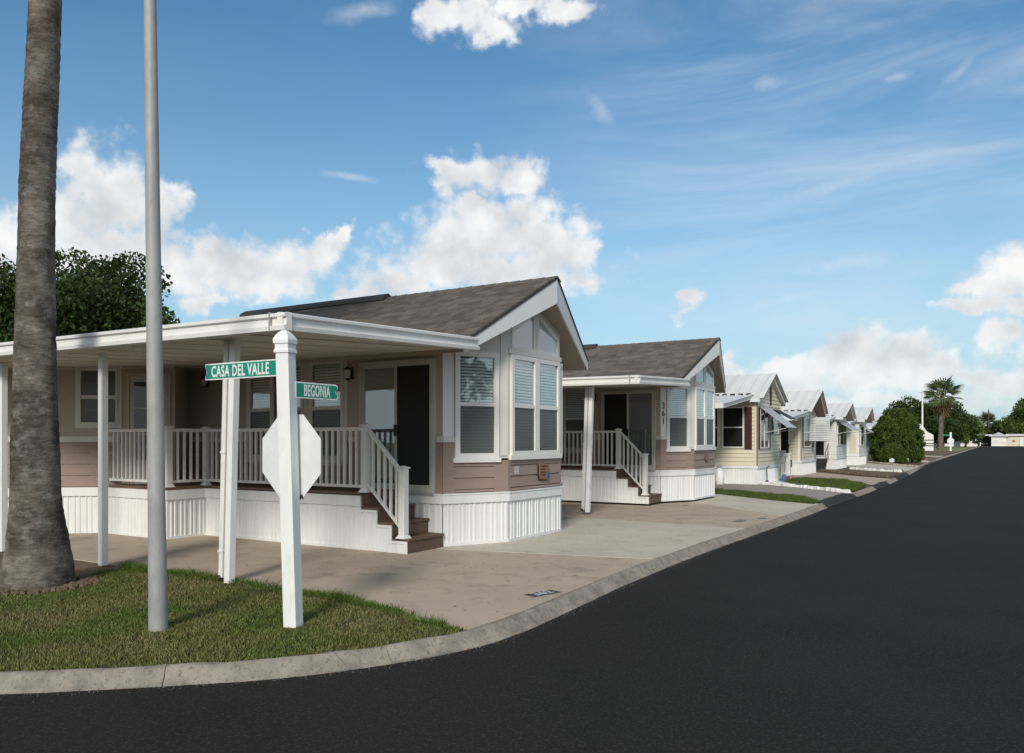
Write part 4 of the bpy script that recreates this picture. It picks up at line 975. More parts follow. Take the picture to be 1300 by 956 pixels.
# ================================================================ STREET FURNITURE
CAMR = Vector((math.cos(YAW), math.sin(YAW), 0))
sp_ = thing('street_sign_post', (-5.38, 5.04, 0), 'leaning white square post at the corner carrying two green street names and a white octagon', 'sign post')
def pring(cx, cy, z, h, rot=R(15)):
    return [(cx + math.cos(rot + R(45 + 90 * k)) * h * 1.41421, cy + math.sin(rot + R(45 + 90 * k)) * h * 1.41421, z) for k in range(4)]
bx, by = -5.38, 5.04
lean = lambda z: (bx - .066 * z / 2.43, by - .03 * z / 2.43)
p_ = MB().loft(pring(*lean(-.05), -.05, .0635), pring(*lean(2.43), 2.43, .0635)).build('post', postwhite, sp_, bevel=.005)
cm = MB(); prof = [(2.425, .0635), (2.43, .074), (2.455, .074), (2.465, .066), (2.505, .066), (2.512, .076), (2.545, .078), (2.56, .073), (2.585, .060), (2.61, .042), (2.63, .022), (2.638, .004)]
for (za, ha), (zb, hb) in zip(prof, prof[1:]): cm.loft(pring(*lean(za), za, ha), pring(*lean(zb), zb, hb))
cm.build('post_cap', postwhite, p_)
# octagon seen from its plain back
oc = thing  # (part, not a thing of its own)
cx, cz, yy, rad = -5.515, 1.508, 5.135, .375 / math.cos(R(22.5))
octp = lambda r_, y: [(cx + r_ * math.cos(R(22.5 + 45 * k)), y, cz + r_ * math.sin(R(22.5 + 45 * k))) for k in range(8)]
so = MB().loft(octp(rad, yy), octp(rad, yy + .004)).build('stop_sign', octm, sp_)
MB().loft(octp(rad * .985, yy + .0045), octp(rad * .985, yy + .0055)).build('sign_face', redm, so)
for zz in (1.72, 1.30):
    MB().box((cx - .012, yy - .012, zz - .012), (cx + .012, yy - .0, zz + .012)).build('bolt', metal, so)
MB().tube([(cx + .12, yy - .004, cz - .385), (cx + .15, yy - .01, cz - .36), (cx + .165, yy - .004, cz - .39)], [.012, .018, .006], 6).build('rust_clip', black, so)
def blade(origin, xd, L, h, txt, tw, tc_, notch):
    xd = Vector(xd); n = Vector((xd.y, -xd.x, 0)); o = Vector(origin); U = Vector((0, 0, 1))
    pt = lambda a, b, c_: o + xd * a + U * b + n * c_
    e = .012
    if notch == 'L': shp = [(0, .0), (L, 0), (L, h), (0, h), (.0, h * .80), (.018, h * .62), (.018, h * .38), (0, h * .2)]
    else: shp = [(0, 0), (L - .02, 0), (L, h * .1), (L, h * .28), (L - .025, h * .40), (L - .025, h * .60), (L, h * .72), (L, h * .9), (L - .02, h), (0, h)]
    b = MB().loft([pt(a, q, -.002) for a, q in shp], [pt(a, q, .002) for a, q in shp]).build('street_name_sign', letter, sp_)
    cx_ = L / 2
    ins_ = [(cx_ + (a - cx_) * (1 - 2 * e * .8 / L), h / 2 + (q - h / 2) * (1 - 2 * e / h)) for a, q in shp]
    MB().loft([pt(a, q, .0022) for a, q in ins_], [pt(a, q, .0035) for a, q in ins_]).build('sign_panel', green, b)
    me = text_mesh(txt, .146, letter, 'sign_lettering', 1, .0008, .0035, 1.08)
    xs = [v.co.x for v in me.vertices]; s_ = tw / (max(xs) - min(xs)); m0 = (max(xs) + min(xs)) / 2
    for v in me.vertices: v.co.x = (v.co.x - m0) * s_
    ys = [v.co.y for v in me.vertices]; m1 = (max(ys) + min(ys)) / 2
    for v in me.vertices: v.co.y -= m1
    place('sign_lettering', me, b, pt(tc_, h * .5, .0048), xd, U)
    MB().loft([pt(L * .62, -.006, .0), pt(L * .62 + .05, -.006, .0), pt(L * .62 + .05, .012, .0), pt(L * .62, .012, .0)], [pt(L * .62, -.006, .012), pt(L * .62 + .05, -.006, .012), pt(L * .62 + .05, .012, .012), pt(L * .62, .012, .012)]).build('clip', alum, b)
blade((-6.50, 4.975, 2.224), (1, 0, 0), 1.02, .155, 'CASA DEL VALLE', .79, .49, 'L')
blade((-5.385, 5.07, 2.03), (0, 1, 0), .53, .148, 'BEGONIA', .33, .265, 'R')

# steel lamp column
lp = thing('street_lamp', (-6.26, 4.34, 0), 'tall tapered galvanised steel lamp column standing in the corner lawn beside the palm', 'street lamp')
off = lambda z: CAMR * (-.072 * z / 5.5)
P = [Vector((-6.285, 4.325, z)) + off(z) for z in (-.05, .0, .25, 1, 2, 3.5, 5.5, 8.6)]
MB().tube(P, [.081, .081, .078, .073, .068, .061, .052, .044], 28).build('column', metal, lp, smooth=True)
t_ = P[-1]
MB().tube([t_ - Vector((0, 0, .05)), t_ + Vector((.1, -.1, .25)), t_ + Vector((.6, -.5, .45)), t_ + Vector((1.0, -.85, .5))], .03, 10).build('arm', metal, lp, smooth=True)
h_ = t_ + Vector((1.25, -1.05, .5))
hd = MB(); hd.tube([h_ - Vector((.3, -.25, 0)), h_ - Vector((.15, -.12, -.02)), h_ + Vector((.15, -.12, 0)), h_ + Vector((.3, -.25, -.02))], [.05, .13, .14, .06], 10); head = hd.build('lamp_head', metal, lp, smooth=True)
MB().tube([h_ + Vector((0, 0, -.1)), h_ + Vector((0, 0, -.18))], [.12, .06], 10).build('lens', lampg, head)

# ================================================================ VEGETATION
def leaves(rg, C, Rr, n, size, squash=.8, droop=0):
    """n leaf quads scattered over the skins of clumps centred at C with radii Rr"""
    C = np.asarray(C); Rr = np.asarray(Rr); k = rg.choice(len(C), n, p=(Rr ** 2) / (Rr ** 2).sum())
    d = rg.normal(size=(n, 3)); d /= np.linalg.norm(d, axis=1)[:, None]
    r_ = Rr[k] * (rg.uniform(.45, 1.08, n) ** .6); d[:, 2] *= squash
    p = C[k] + d * r_[:, None]
    a = rg.normal(size=(n, 3)) + d * .6; a[:, 2] -= droop; a /= np.linalg.norm(a, axis=1)[:, None]
    b = np.cross(a, rg.normal(size=(n, 3))); b /= np.linalg.norm(b, axis=1)[:, None]
    s = size * rg.uniform(.6, 1.3, n)[:, None]
    V = np.stack([p - a * s * .5, p + b * s * .28, p + a * s * .5, p - b * s * .28], 1)
    return V.reshape(-1, 3), np.arange(n * 4).reshape(-1, 4)
def tree(name, pos, h, rx, label, material, n, size, seed, trunk_h=None, nclump=34, group=None, core=True, flat=.85, cat='tree'):
    rg = np.random.default_rng(seed); T = thing(name, pos, label, cat, group); x, y, z0 = pos
    th = trunk_h or h * .3; rz_ = (h - th) / 2 * 1.0; cz_ = th + rz_
    C = []; Q = []
    for i in range(nclump):
        d = rg.normal(size=3); d /= np.linalg.norm(d); q = rg.uniform(.35, .92)
        C.append((x + d[0] * rx * q, y + d[1] * rx * q, z0 + cz_ + d[2] * rz_ * q)); Q.append(rg.uniform(.22, .42) * min(rx, rz_ * 1.2))
    V, F = leaves(rg, C, Q, n, size, flat)
    V = V - np.array(pos); o = link('crown', fast_mesh('crown', V, F, material), T)
    mb = MB(); tr = rx * .055 + .06
    mb.tube([(x, y, z0 - .1), (x, y, z0 + th * .1), (x + tr * .4, y, z0 + th * .7), (x + tr, y + tr * .4, z0 + th * 1.25)], [tr * 1.5, tr * 1.05, tr * .9, tr * .7], 9)
    for c in C[:14]:
        mb.tube([(x + tr * .6, y, z0 + th * .95), ((x + c[0]) / 2, (y + c[1]) / 2, (z0 + th + c[2]) / 2 + .2), c], [tr * .5, tr * .3, tr * .08], 6)
    mb.build('trunk', trunkm, T, smooth=True)
    return T
tree('shade_tree', (-29.4, 17.0, 0), 8.55, 4.5, 'large dark green broadleaf tree rising behind the carport roof of the nearest house', leaf_d, 60000, .19, 11, 2.6, 70)
tree('shade_tree', (-38.5, 15.5, 0), 7.4, 3.4, 'lower dark green tree left of the big one, half hidden by the palm trunk', leaf_d, 20000, .20, 12, 2.2, 34)
tree('shade_tree', (-11.2, 192, 0), 10.0, 6.6, 'wide dark green tree behind the far palm beside the road', leaf_d, 24000, .5, 13, .9, 60)
tree('shade_tree', (-17.6, 190, 0), 9.8, 5.4, 'dark green tree just left of the far palm above the brown roof', leaf_d, 16000, .5, 14, .9, 44)
tree('shade_tree', (-7.2, 219, 0), 7.6, 4.2, 'yellow green tree overhanging the lawn near the end of the road', leaf_l, 9000, .5, 15, .7, 30)
tree('shade_tree', (8.6, 280, 0), 13.2, 9.5, 'tall bright green tree at the right edge beyond the road end', leaf_m, 20000, .7, 16, 1.2, 60)
tree('shade_tree', (1.5, 290, 0), 8.0, 5.5, 'dark trees in the distance behind the white house at the road end', leaf_d, 7000, .7, 17, .6, 30)
tree('shade_tree', (14, 300, 0), 9.5, 7.5, 'distant green tree behind the right end of the white house', leaf_m, 5000, .9, 18, 1.5, 24)
tree('shade_tree', (-16, 285, 0), 7.5, 5.5, 'distant low tree left of the white house at the road end', leaf_m, 5000, .8, 19, 1.2, 24)
# the other side of the street, mirrored in the front windows
for i, (x, y, h, r_, lab) in enumerate(((17, 23, 9.5, 2.6, 'slim tree across the street mirrored in the front windows'), (20, 8, 6.5, 3.6, 'round tree across the street opposite the nearest house'), (22, 40, 7.5, 4, 'round tree across the street opposite the cream house'), (-14, -26, 5.5, 4, 'tree behind the viewpoint mirrored in the sliding door'), (-24, -24, 6.5, 4.5, 'tree behind the viewpoint, west of the mirrored one'), (-5, -30, 5.0, 4, 'tree behind the viewpoint, east of the mirrored one'))):
    tree('shade_tree', (x, y, 0), h, r_, lab, leaf_d, 3000, .5, 30 + i, 1.2, 24)
# dense clipped conifer by the road and the small one in front of it
def conifer(pos, h, r_, label, n, size, seed):
    rg = np.random.default_rng(seed); T = thing('conifer_bush', pos, label, 'bush'); x, y, z0 = pos
    nz_ = 9; C = []; Q = []
    prof = lambda t: r_ * (np.interp(t, [0, .1, .35, .6, .8, .92, 1], [.70, .92, 1, .90, .66, .44, .10]))
    mb = MB(); k = 14; rows = []
    for i in range(12):
        t = i / 11; rows.append([(x + prof(t) * .70 * math.cos(6.283 * j / k), y + prof(t) * .70 * math.sin(6.283 * j / k), z0 + .05 + t * h * .93) for j in range(k)])
    for a, b in zip(rows, rows[1:]):
        n0 = len(mb.v); mb.v += a + b
        for j in range(k): mb.f.append((n0 + j, n0 + (j + 1) % k, n0 + k + (j + 1) % k, n0 + k + j))
    core = mb.build('inner_growth', leaf_c, T)
    for i in range(420):
        t = rg.uniform(.02, .985); a = rg.uniform(0, 6.283); q = prof(t) * rg.uniform(.80, .93)
        C.append((x + q * math.cos(a), y + q * math.sin(a), z0 + t * h * .95)); Q.append(rg.uniform(.07, .12) * r_)
    V, F = leaves(rg, C, Q, n, size, 1.0)
    V = V[:]; V[:, 2] = np.maximum(V[:, 2], z0 + .02); link('foliage', fast_mesh('foliage', V - np.array(pos), F, leaf_c), T)
    MB().tube([(x, y, z0 - .05), (x, y, z0 + h * .4)], [.09, .06], 8).build('stem', trunkm, T)
conifer((-6.55, 65.6, 0), 4.15, 1.95, 'large rounded dark green conifer standing by the road in front of the turquoise house', 46000, .13, 41)
conifer((-6.5, 62.6, 0), 1.45, 1.02, 'small low green conifer at the foot of the large rounded one', 11000, .10, 42)
for x, y, lab in ((-6.45, 61.2, 'small white garden lantern in front of the low conifer'), (-5.75, 63.4, 'small white garden lantern right of the low conifer')):
    T = thing('garden_lantern', (x, y, 0), lab, 'garden lantern')
    MB().box((x - .05, y - .05, 0), (x + .05, y + .05, .12)).build('base', metal, T)
    MB().box((x - .15, y - .15, .12), (x + .15, y + .15, .32)).build('lamp_body', white, T, bevel=.02)
    MB().tube([(x, y, .32), (x, y, .40)], [.2, .03], 8).build('cap', white, T)
def frond_mesh(material, L=1.3, pet=1.1, nl=18, droop=.5, name='frond'):
    """fan leaf along +x: stalk then a pleated fan of tapering segments whose tips hang"""
    V = []; F = []
    def quad(a, b, c, d): n = len(V); V.extend([a, b, c, d]); F.append((n, n + 1, n + 2, n + 3))
    zc = lambda s: .22 * s - .16 * s * s
    for s in range(6):
        a, b = pet * s / 6, pet * (s + 1) / 6; w_ = .03
        quad((a, -w_, zc(a)), (a, w_, zc(a)), (b, w_, zc(b)), (b, -w_, zc(b)))
        quad((a, 0, zc(a) - .02), (a, 0, zc(a) + .03), (b, 0, zc(b) + .03), (b, 0, zc(b) - .02))
    for i in range(nl):
        t = (i + .5) / nl * 2 - 1; a = t * R(118); r1 = L * (1 - .25 * abs(t)) ; da = R(112) / nl * .62
        dz = lambda r_: zc(pet) - droop * (r_ / L) ** 2.2 * .55 - .10 * abs(t) * r_
        m = r1 * .62
        pt = lambda r_, aa, k=0: (pet + r_ * math.cos(aa), r_ * math.sin(aa), dz(r_) + k)
        quad((pet, 0, zc(pet)), pt(m, a - da), pt(m, a, .05), (pet, 0, zc(pet)))if False else None
        n = len(V); V.extend([(pet, 0, zc(pet)), pt(m, a - da), pt(m, a, .06), pt(m, a + da), pt(r1, a - .2 * da), pt(r1, a + .2 * da)])
        F.append((n, n + 1, n + 2, n)); F[-1] = (n, n + 1, n + 2); F.append((n, n + 2, n + 3)); F.append((n + 1, n + 4, n + 5, n + 2)); F.append((n + 2, n + 5, n + 3))
    me = bpy.data.meshes.new(name); me.from_pydata(V, [], F); me.materials.append(material)
    return me
fr_green = frond_mesh(palm_l); fr_dry = frond_mesh(palm_dry, droop=.9, name='dry_frond')
def palm(pos, pts, rads, label, crown_s=1.0, nf=46, dry=12, seed=1, boots=None):
    rg = random.Random(seed); T = thing('fan_palm', pos, label, 'palm tree')
    # trunk with shallow uneven rings
    P = [Vector(p) for p in pts]; k = 36; mb = MB(); Z = [p.z for p in P]; z = Z[0]; rows = []
    ph = [rg.uniform(0, 6.28) for _ in range(8)]
    step = .035 if boots is None else .25
    while z < Z[-1]:
        cx_ = np.interp(z, Z, [p.x for p in P]); cy_ = np.interp(z, Z, [p.y for p in P]); r_ = float(np.interp(z, Z, rads))
        ringk = rg.uniform(-.003, .003); row = []
        for j in range(k):
            a = 6.28318 * j / k
            rr_ = r_ * (1 + .022 * math.sin(3 * a + z * 1.1 + ph[0]) + .012 * math.sin(5 * a - z * 2.3 + ph[1]) + .007 * math.sin(11 * a + z * 7 + ph[2])) + ringk + rg.uniform(-.0035, .0035)
            row.append((cx_ + rr_ * math.cos(a), cy_ + rr_ * math.sin(a), z + .012 * math.sin(2 * a + ph[3] + z * 3)))
        rows.append(row); z += step * rg.uniform(.6, 1.4)
    n0 = len(mb.v)
    for r0 in rows: mb.v += r0
    for a in range(len(rows) - 1):
        for j in range(k): mb.f.append((a * k + j, a * k + (j + 1) % k, (a + 1) * k + (j + 1) % k, (a + 1) * k + j))
    tr = mb.build('trunk', palmbark, T, smooth=True)
    tp = P[-1]
    def leaf(me, name, az_, el_, s):
        o = inst(name, me, T, tp + Vector((0, 0, rg.uniform(-.3, .2) * crown_s))); o.rotation_euler = (rg.uniform(-.4, .4), -el_, az_); o.scale = (s, s, s)
    for i in range(nf):
        el_ = R(rg.uniform(-35, 78)); leaf(fr_green, 'frond', i * 2.39996, el_, crown_s * rg.uniform(.85, 1.15))
    for i in range(dry):
        leaf(fr_dry, 'dry_frond', rg.uniform(0, 6.28), R(rg.uniform(-82, -52)), crown_s * rg.uniform(.8, 1.0))
    return T
pc = lambda u, z, d=9.12: Vector((((u - 650) / 1011 * d) * math.cos(YAW) - d * math.sin(YAW), ((u - 650) / 1011 * d) * math.sin(YAW) + d * math.cos(YAW), z))
pts = [pc(46, -.08), pc(46, 0), pc(47, .2), pc(47.5, .42), pc(45.5, .8), pc(44.5, 1.07), pc(44.3, 1.64), pc(45, 2.46), pc(46.5, 3.92), pc(48.5, 4.8), pc(56.5, 6.54), pc(64, 9.5)]
palm((pts[1].x, pts[1].y, 0), pts, [.41, .40, .37, .325, .278, .258, .246, .214, .188, .182, .168, .15], 'near palm with thick grey ringed trunk flaring at its base in the corner lawn', 1.0, 40, 16, 5)
palm((-8.9, 157, 0), [(-8.9, 157, -.1), (-8.9, 157, .5), (-8.8, 157, 4), (-8.6, 157, 9.4)], [.56, .45, .37, .33], 'distant fan palm with full green crown by the road beyond the conifer', 1.5, 34, 12, 6, boots=1)
palm((-3.4, 300, 0), [(-3.4, 300, -.1), (-3.4, 300, 3), (-3.4, 300, 7.2)], [.5, .4, .35], 'small pale palm above the white house at the road end', 1.6, 40, 14, 9, boots=1)
# dry mulch ring at the near palm
stones('mulch_ring', [(-9.9, 4.35), (-9.3, 4.38), (-8.95, 4.6), (-8.88, 4.95), (-9.0, 5.3), (-9.4, 5.45)], .035, 260, mulch, .10, .0)

# ================================================================ COTTAGES FURTHER UP THE STREET
def ribbed(quad, ribs, m, name, parent, th=.02, rib=.028, kind=None):
    """sheet-metal roof: a b c d (a-b along the eave, d-c along the ridge) with raised seams running up the slope"""
    a, b, c, d = [Vector(p) for p in quad]; up = Vector((0, 0, th))
    mb = MB().loft([a, b, c, d], [a + up, b + up, c + up, d + up])
    for i in range(ribs + 1):
        t = i / ribs; w_ = (b - a) * (.012 if ribs > 24 else .009)
        p, q = a + (b - a) * t, d + (c - d) * t; u = Vector((0, 0, th)); v = Vector((0, 0, th + rib))
        mb.loft([p - w_ + u, p + w_ + u, q + w_ + u, q - w_ + u], [p - w_ * .5 + v, p + w_ * .5 + v, q + w_ * .5 + v, q - w_ * .5 + v])
    return mb.build(name, m, parent)
def lapsiding(parent, Wl, t0, t1, z0, z1, m, step=.15, name='siding_plank', top=None):
    z = z0
    while z < z1 - .01:
        zb = min(z + step, z1); a, b = t0, t1
        if top:
            s = top(zb)
            if s is None: break
            a, b = s
        MB().loft([Wl.pt(a, z, 0), Wl.pt(b, z, 0), Wl.pt(b, zb, 0), Wl.pt(a, zb, 0)], [Wl.pt(a, z + .006, .030), Wl.pt(b, z + .006, .030), Wl.pt(b, zb, .006), Wl.pt(a, zb, .006)]).build(name, m, parent); z = zb
def flat_win(parent, Wl, t0, t1, z0, z1, m=white, dark=screen, bars=1, name='window'):
    mb = MB(); Wl.ring(mb, t0, t1, z0, z1, .05, .028, .072); o = mb.build(name, m, parent)
    Wl.slab(MB(), t0 + .05, t1 - .05, z0 + .05, z1 - .05, .034, .044).build('pane', dark, o)
    if bars: Wl.slab(MB(), t0 + .05, t1 - .05, (z0 + z1) / 2 - .02, (z0 + z1) / 2 + .02, .032, .06).build('meeting_rail', m, o)
    return o
dark_pane = glass('dark_window', (.02, .024, .024), .93)
def cottage(label, xf, y0, wd, ridge, eave, side, over, L=11.0, name='park_model_house', roofm=tinroof, floor=.70, xr=.35, ridge_y=None, ov_s=.25, gable_m=None, prow=0.0):
    T = thing(name, (xf - 3, y0 + wd / 2, 0), label, 'house', 'park model houses along the street')
    ry = ridge_y or y0 + wd / 2; xb_ = xf - L
    WS = Wall((xb_, y0), (xf, y0)); WF = Wall((xf, y0), (xf, y0 + wd)); WNo = Wall((xf, y0 + wd), (xb_, y0 + wd))
    c = MB()
    R_ = [(y0 + .02, 0), (y0 + wd - .02, 0), (y0 + wd - .02, eave), (ry, ridge - .08), (y0 + .02, eave)]
    c.loft([(xf - .02, y, z) for y, z in R_], [(xb_, y, z) for y, z in R_]); c.build('wall', gable_m or side, T)
    for Wl in (WS, WNo, WF): skirting(T, Wl, 0 if Wl is not WS else L - 5, Wl.L if Wl is not WNo else 4, 0, floor - .1, skirtm, .22, .0)
    for Wl in (WS, WF): Wl.slab(MB(), 0 if Wl is WF else L - 5, Wl.L, floor - .11, floor, .0, .04).build('skirting_band', skirtm, T)
    # roof slopes, fascias
    sl_ = (ridge - eave) / (ry - y0); es, en = y0 - ov_s, y0 + wd + ov_s
    zs_, zn_ = ridge - sl_ * (ry - es), ridge - (ridge - eave) / (y0 + wd - ry) * (en - ry)
    rf = ribbed([(xb_, es, zs_), (xf + xr, es, zs_), (xf + xr + prow, ry, ridge), (xb_, ry, ridge)], 26, roofm, 'roof', T)
    ribbed([(xf + xr, en, zn_), (xb_, en, zn_), (xb_, ry, ridge), (xf + xr + prow, ry, ridge)], 26, roofm, 'roof_slope', rf)
    for ya, za in ((es, zs_), (en, zn_)):
        A = [(xf + xr + .004, ya, za - .14), (xf + xr + .004, ya, za + .005), (xf + xr + prow + .004, ry, ridge + .005), (xf + xr + prow + .004, ry, ridge - .17)]
        MB().loft(A, [(x - .03, y, z) for x, y, z in A]).build('rake_fascia', fasc, T)
        So = [(xf + xr - .03, ya, za - .13), (xf + xr + prow - .03, ry, ridge - .16), (xf - .02, ry, ridge - .16), (xf - .02, ya, za - .13)]
        MB().loft(So, [(x, y, z + .02) for x, y, z in So]).build('soffit', soff if over else white, T)
    MB().box((xb_, es - .012, zs_ - .12), (xf + xr - .035, es + .012, zs_ + .0)).build('gutter', fasc, T)
    return T, WS, WF, (zs_, es, sl_, ry)
def patio_cover(T, xf, y0, zt, yo, zo, xb_, m=tinroof, posts=True):
    o = ribbed([(xb_, yo, zo), (xf, yo, zo), (xf, y0 + .02, zt), (xb_, y0 + .02, zt)], 22, m, 'patio_cover', T, .03)
    MB().box((xb_, yo - .05, zo - .13), (xf + .0, yo - .002, zo + .05)).build('cover_gutter', fasc, o)
    A = [(xf + .03, yo - .05, zo - .13), (xf + .03, y0, zt - .13), (xf + .03, y0, zt + .05), (xf + .03, yo - .05, zo + .05)]
    MB().loft(A, [(x - .028, y, z) for x, y, z in A]).build('cover_fascia', fasc, o)
    cl = MB()
    for i in range(26):
        x = xf - .1 - i * .30; cl.box((x - .085, y0 - .10, zt + .02), (x + .085, y0 - .02, zt + .085))
    cl.build('closure_strip', black, o, kind='stuff')
    if posts:
        for x in (xf - 2.6, xf - 5.3): MB().box((x - .04, yo + .02, 0), (x + .04, yo + .1, zo - .0)).build('cover_post', white, o)
    return o
def awning(T, WF, t0, t1, zh, out, drop, m=tingrey, arms=True, slats=9):
    """tilted window awning of overlapping metal slats with two stay rods"""
    root = link('window_awning', None, T)
    for k in range(slats):
        a, b = k / slats, (k + 1.12) / slats
        A = [WF.pt(t0, zh - drop * a, .05 + out * a), WF.pt(t1, zh - drop * a, .05 + out * a), WF.pt(t1, zh - drop * b + .012, .05 + out * b), WF.pt(t0, zh - drop * b + .012, .05 + out * b)]
        MB().loft(A, [(x, y, z + .012) for x, y, z in A]).build('awning_slat', m, root)
    for t in (t0 + .01, t1 - .01):
        MB().tube([WF.pt(t, zh, .05), WF.pt(t, zh - drop, .05 + out)], .014, 6).build('awning_frame', m, root)
        if arms: MB().tube([WF.pt(t, zh - drop * 1.05, .05 + out * .97), WF.pt(t, zh - drop * 1.32, .03)], .011, 6).build('stay_rod', white, root)
    MB().tube([WF.pt(t0, zh - drop, .05 + out), WF.pt(t1, zh - drop, .05 + out)], .02, 6).build('awning_frame', white, root)
    return root
def steps(x, y, wdx, n, h, label, rail=True, ydir=-1):
    """black metal entry steps with a tubular handrail"""
    T = thing('entry_steps', (x, y, 0), label, 'steps')
    for k in range(n):
        z = h * (n - k) / n; ya = y + ydir * (.28 * k); MB().box((x - wdx / 2, min(ya, ya + ydir * .30), z - .05), (x + wdx / 2, max(ya, ya + ydir * .30), z)).build('step', black, T)
        MB().box((x - wdx / 2, ya + ydir * .27 - .01, z - h / n + .004), (x + wdx / 2, ya + ydir * .27 + .01, z - .052)).build('riser', black, T)
    if rail:
        for sx in (-1, 1):
            xx = x + sx * wdx / 2; MB().tube([(xx, y, h), (xx, y, h + .85), (xx, y + ydir * .28 * n, h / n + .85 - .1), (xx, y + ydir * .28 * n, 0)], .018, 8).build('handrail', black, T)
            MB().tube([(xx, y + ydir * .03, h + .42), (xx, y + ydir * .28 * n, h / n + .32)], .013, 6).build('handrail', black, T)

# --- third house: cream lap siding, white metal roof, maroon shutters
T, WS, WF, q = cottage('cream house with white metal roof, maroon shutters and tilted grey window awning', -7.76, 30.15, 3.7, 4.25, 3.32, cream, False, xr=.16, prow=.0)
L = WS.L
lapsiding(T, WS, L - 5, L - .09, .70, 3.25, cream); 
def gt(WF_, eave, ridge, ry, wd, y0):
    def f(z):
        if z <= eave: return (.06, wd - .06)
        if z > ridge - .12: return None
        k = (z - eave) / (ridge - eave); return (max(.06, (ry - y0) * k + .02), min(wd - .06, wd - (y0 + wd - ry) * k - .02))
    return f
lapsiding(T, WF, .06, 3.64, .70, 4.2, cream, top=gt(WF, 3.28, 4.2, 32.0, 3.7, 30.15))
WS.slab(MB(), L - .09, L + .03, .70, 3.3, .0, .03).build('corner_board', cream, T); WF.slab(MB(), -.03, .09, .70, 3.3, .0, .0301).build('corner_board', cream, T); WF.slab(MB(), 3.62, 3.7, .70, 3.3, .0, .03).build('corner_board', cream, T)
flat_win(T, WS, L - 1.30, L - .46, 1.36, 2.92); flat_win(T, WS, L - 2.5, L - 1.42, 1.36, 2.92); flat_win(T, WS, L - 3.7, L - 2.55, 1.36, 2.92)
WS.slab(MB(), L - .44, L - .17, 1.32, 2.90, .029, .062).build('shutter', shutter, T)
flat_win(T, WF, .30, 1.62, 1.34, 2.86, dark=dark_pane); WF.slab(MB(), .93, .99, 1.38, 2.82, .03, .066).build('mullion', white, T)
WF.slab(MB(), .10, .27, 1.32, 2.88, .029, .062).build('shutter', shutter, T); WF.slab(MB(), 1.66, 1.84, 1.32, 2.88, .029, .062).build('shutter', shutter, T)
flat_win(T, WF, 2.35, 3.25, 1.9, 2.78, dark=dark_pane); WF.slab(MB(), 2.15, 2.33, 1.88, 2.8, .029, .062).build('shutter', shutter, T); WF.slab(MB(), 3.27, 3.45, 1.88, 2.8, .029, .062).build('shutter', shutter, T)
patio_cover(T, -7.95, 30.15, 3.33, 26.5, 2.86, -18)
awning(T, WF, .22, 1.72, 2.92, 1.0, .78); awning(T, WF, 2.28, 3.32, 2.88, .72, .42, m=black)
om = MB()
for a, b, s in ((0, .30, .07), (0, .15, .11), (0, 0, .10), (0, -.15, .11), (0, -.30, .07)):
    om.loft([WF.pt(1.98 + s * math.cos(R(k)), 3.40 + b + s * 1.1 * math.sin(R(k)), .03) for k in range(0, 360, 45)], [WF.pt(1.98 + s * math.cos(R(k)), 3.40 + b + s * 1.1 * math.sin(R(k)), .06) for k in range(0, 360, 45)])
om.build('gable_ornament', shutter, T)
# utilities at its front corner
U = thing('utility_pedestal', (-7.45, 33.0, 0), 'grey electric meter pedestal with pipes standing before the cream house', 'utility pedestal')
MB().box((-7.53, 32.95, 0), (-7.40, 33.08, 1.15)).build('post', metal, U); MB().box((-7.58, 32.90, .75), (-7.36, 33.12, 1.25)).build('meter_box', metal, U, bevel=.02); MB().tube([(-7.36, 33.0, 1.05), (-7.28, 33.0, 1.05)], .09, 12).build('meter', lampg, U)
U = thing('utility_pedestal', (-7.5, 34.0, 0), 'white utility post beside the grey meter before the cream house', 'utility pedestal')
MB().box((-7.6, 33.95, 0), (-7.38, 34.15, 1.05)).build('post', white, U, bevel=.02); MB().box((-7.63, 33.92, 1.05), (-7.35, 34.18, 1.12)).build('cap', white, U); MB().box((-7.37, 34.0, .55), (-7.34, 34.1, .85)).build('outlet', black, U)
U = thing('standpipe', (-7.62, 31.1, 0), 'thin dark water pipe rising by the corner of the cream house', 'water pipe')
MB().tube([(-7.62, 31.1, 0), (-7.62, 31.1, .62), (-7.52, 31.06, .66)], .02, 8).build('pipe', black, U); MB().tube([(-7.62, 31.1, .0), (-7.62, 31.1, .12)], .06, 8).build('base', black, U); MB().box((-7.66, 31.04, .66), (-7.58, 31.16, .70)).build('valve', metal, U)
U = thing('water_jug', (-7.35, 32.75, 0), 'small blue jug on the white gravel by the meter', 'jug')
MB().tube([(-7.35, 32.75, .01), (-7.35, 32.75, .2), (-7.35, 32.75, .27), (-7.35, 32.75, .32)], [.11, .11, .05, .04], 12).build('body', blue, U); MB().tube([(-7.35, 32.75, .32), (-7.35, 32.75, .35)], .045, 10).build('cap', white, U)
U = thing('garden_tin', (-7.38, 33.55, 0), 'small red tin on the white gravel by the white utility post', 'tin')
MB().tube([(-7.38, 33.55, .01), (-7.38, 33.55, .2)], .09, 12).build('body', mat('red_tin', (.35, .02, .03), None, 3, .5), U); MB().tube([(-7.38, 33.55, .2), (-7.38, 33.55, .22)], .094, 12).build('lid', metal, U)
# grey bin and gas fittings between second and third house
U = thing('gas_bottle', (-9.0, 29.6, 0), 'pale grey gas bottle against the skirting of the cream house', 'gas bottle')
MB().tube([(-9.0, 29.6, 0), (-9.0, 29.6, .08), (-9.0, 29.6, .5), (-9.0, 29.6, .62)], [.14, .16, .16, .06], 14).build('tank', octm, U, smooth=True); MB().tube([(-9.0, 29.6, .62), (-9.0, 29.6, .72)], [.09, .09], 10).build('collar', metal, U)

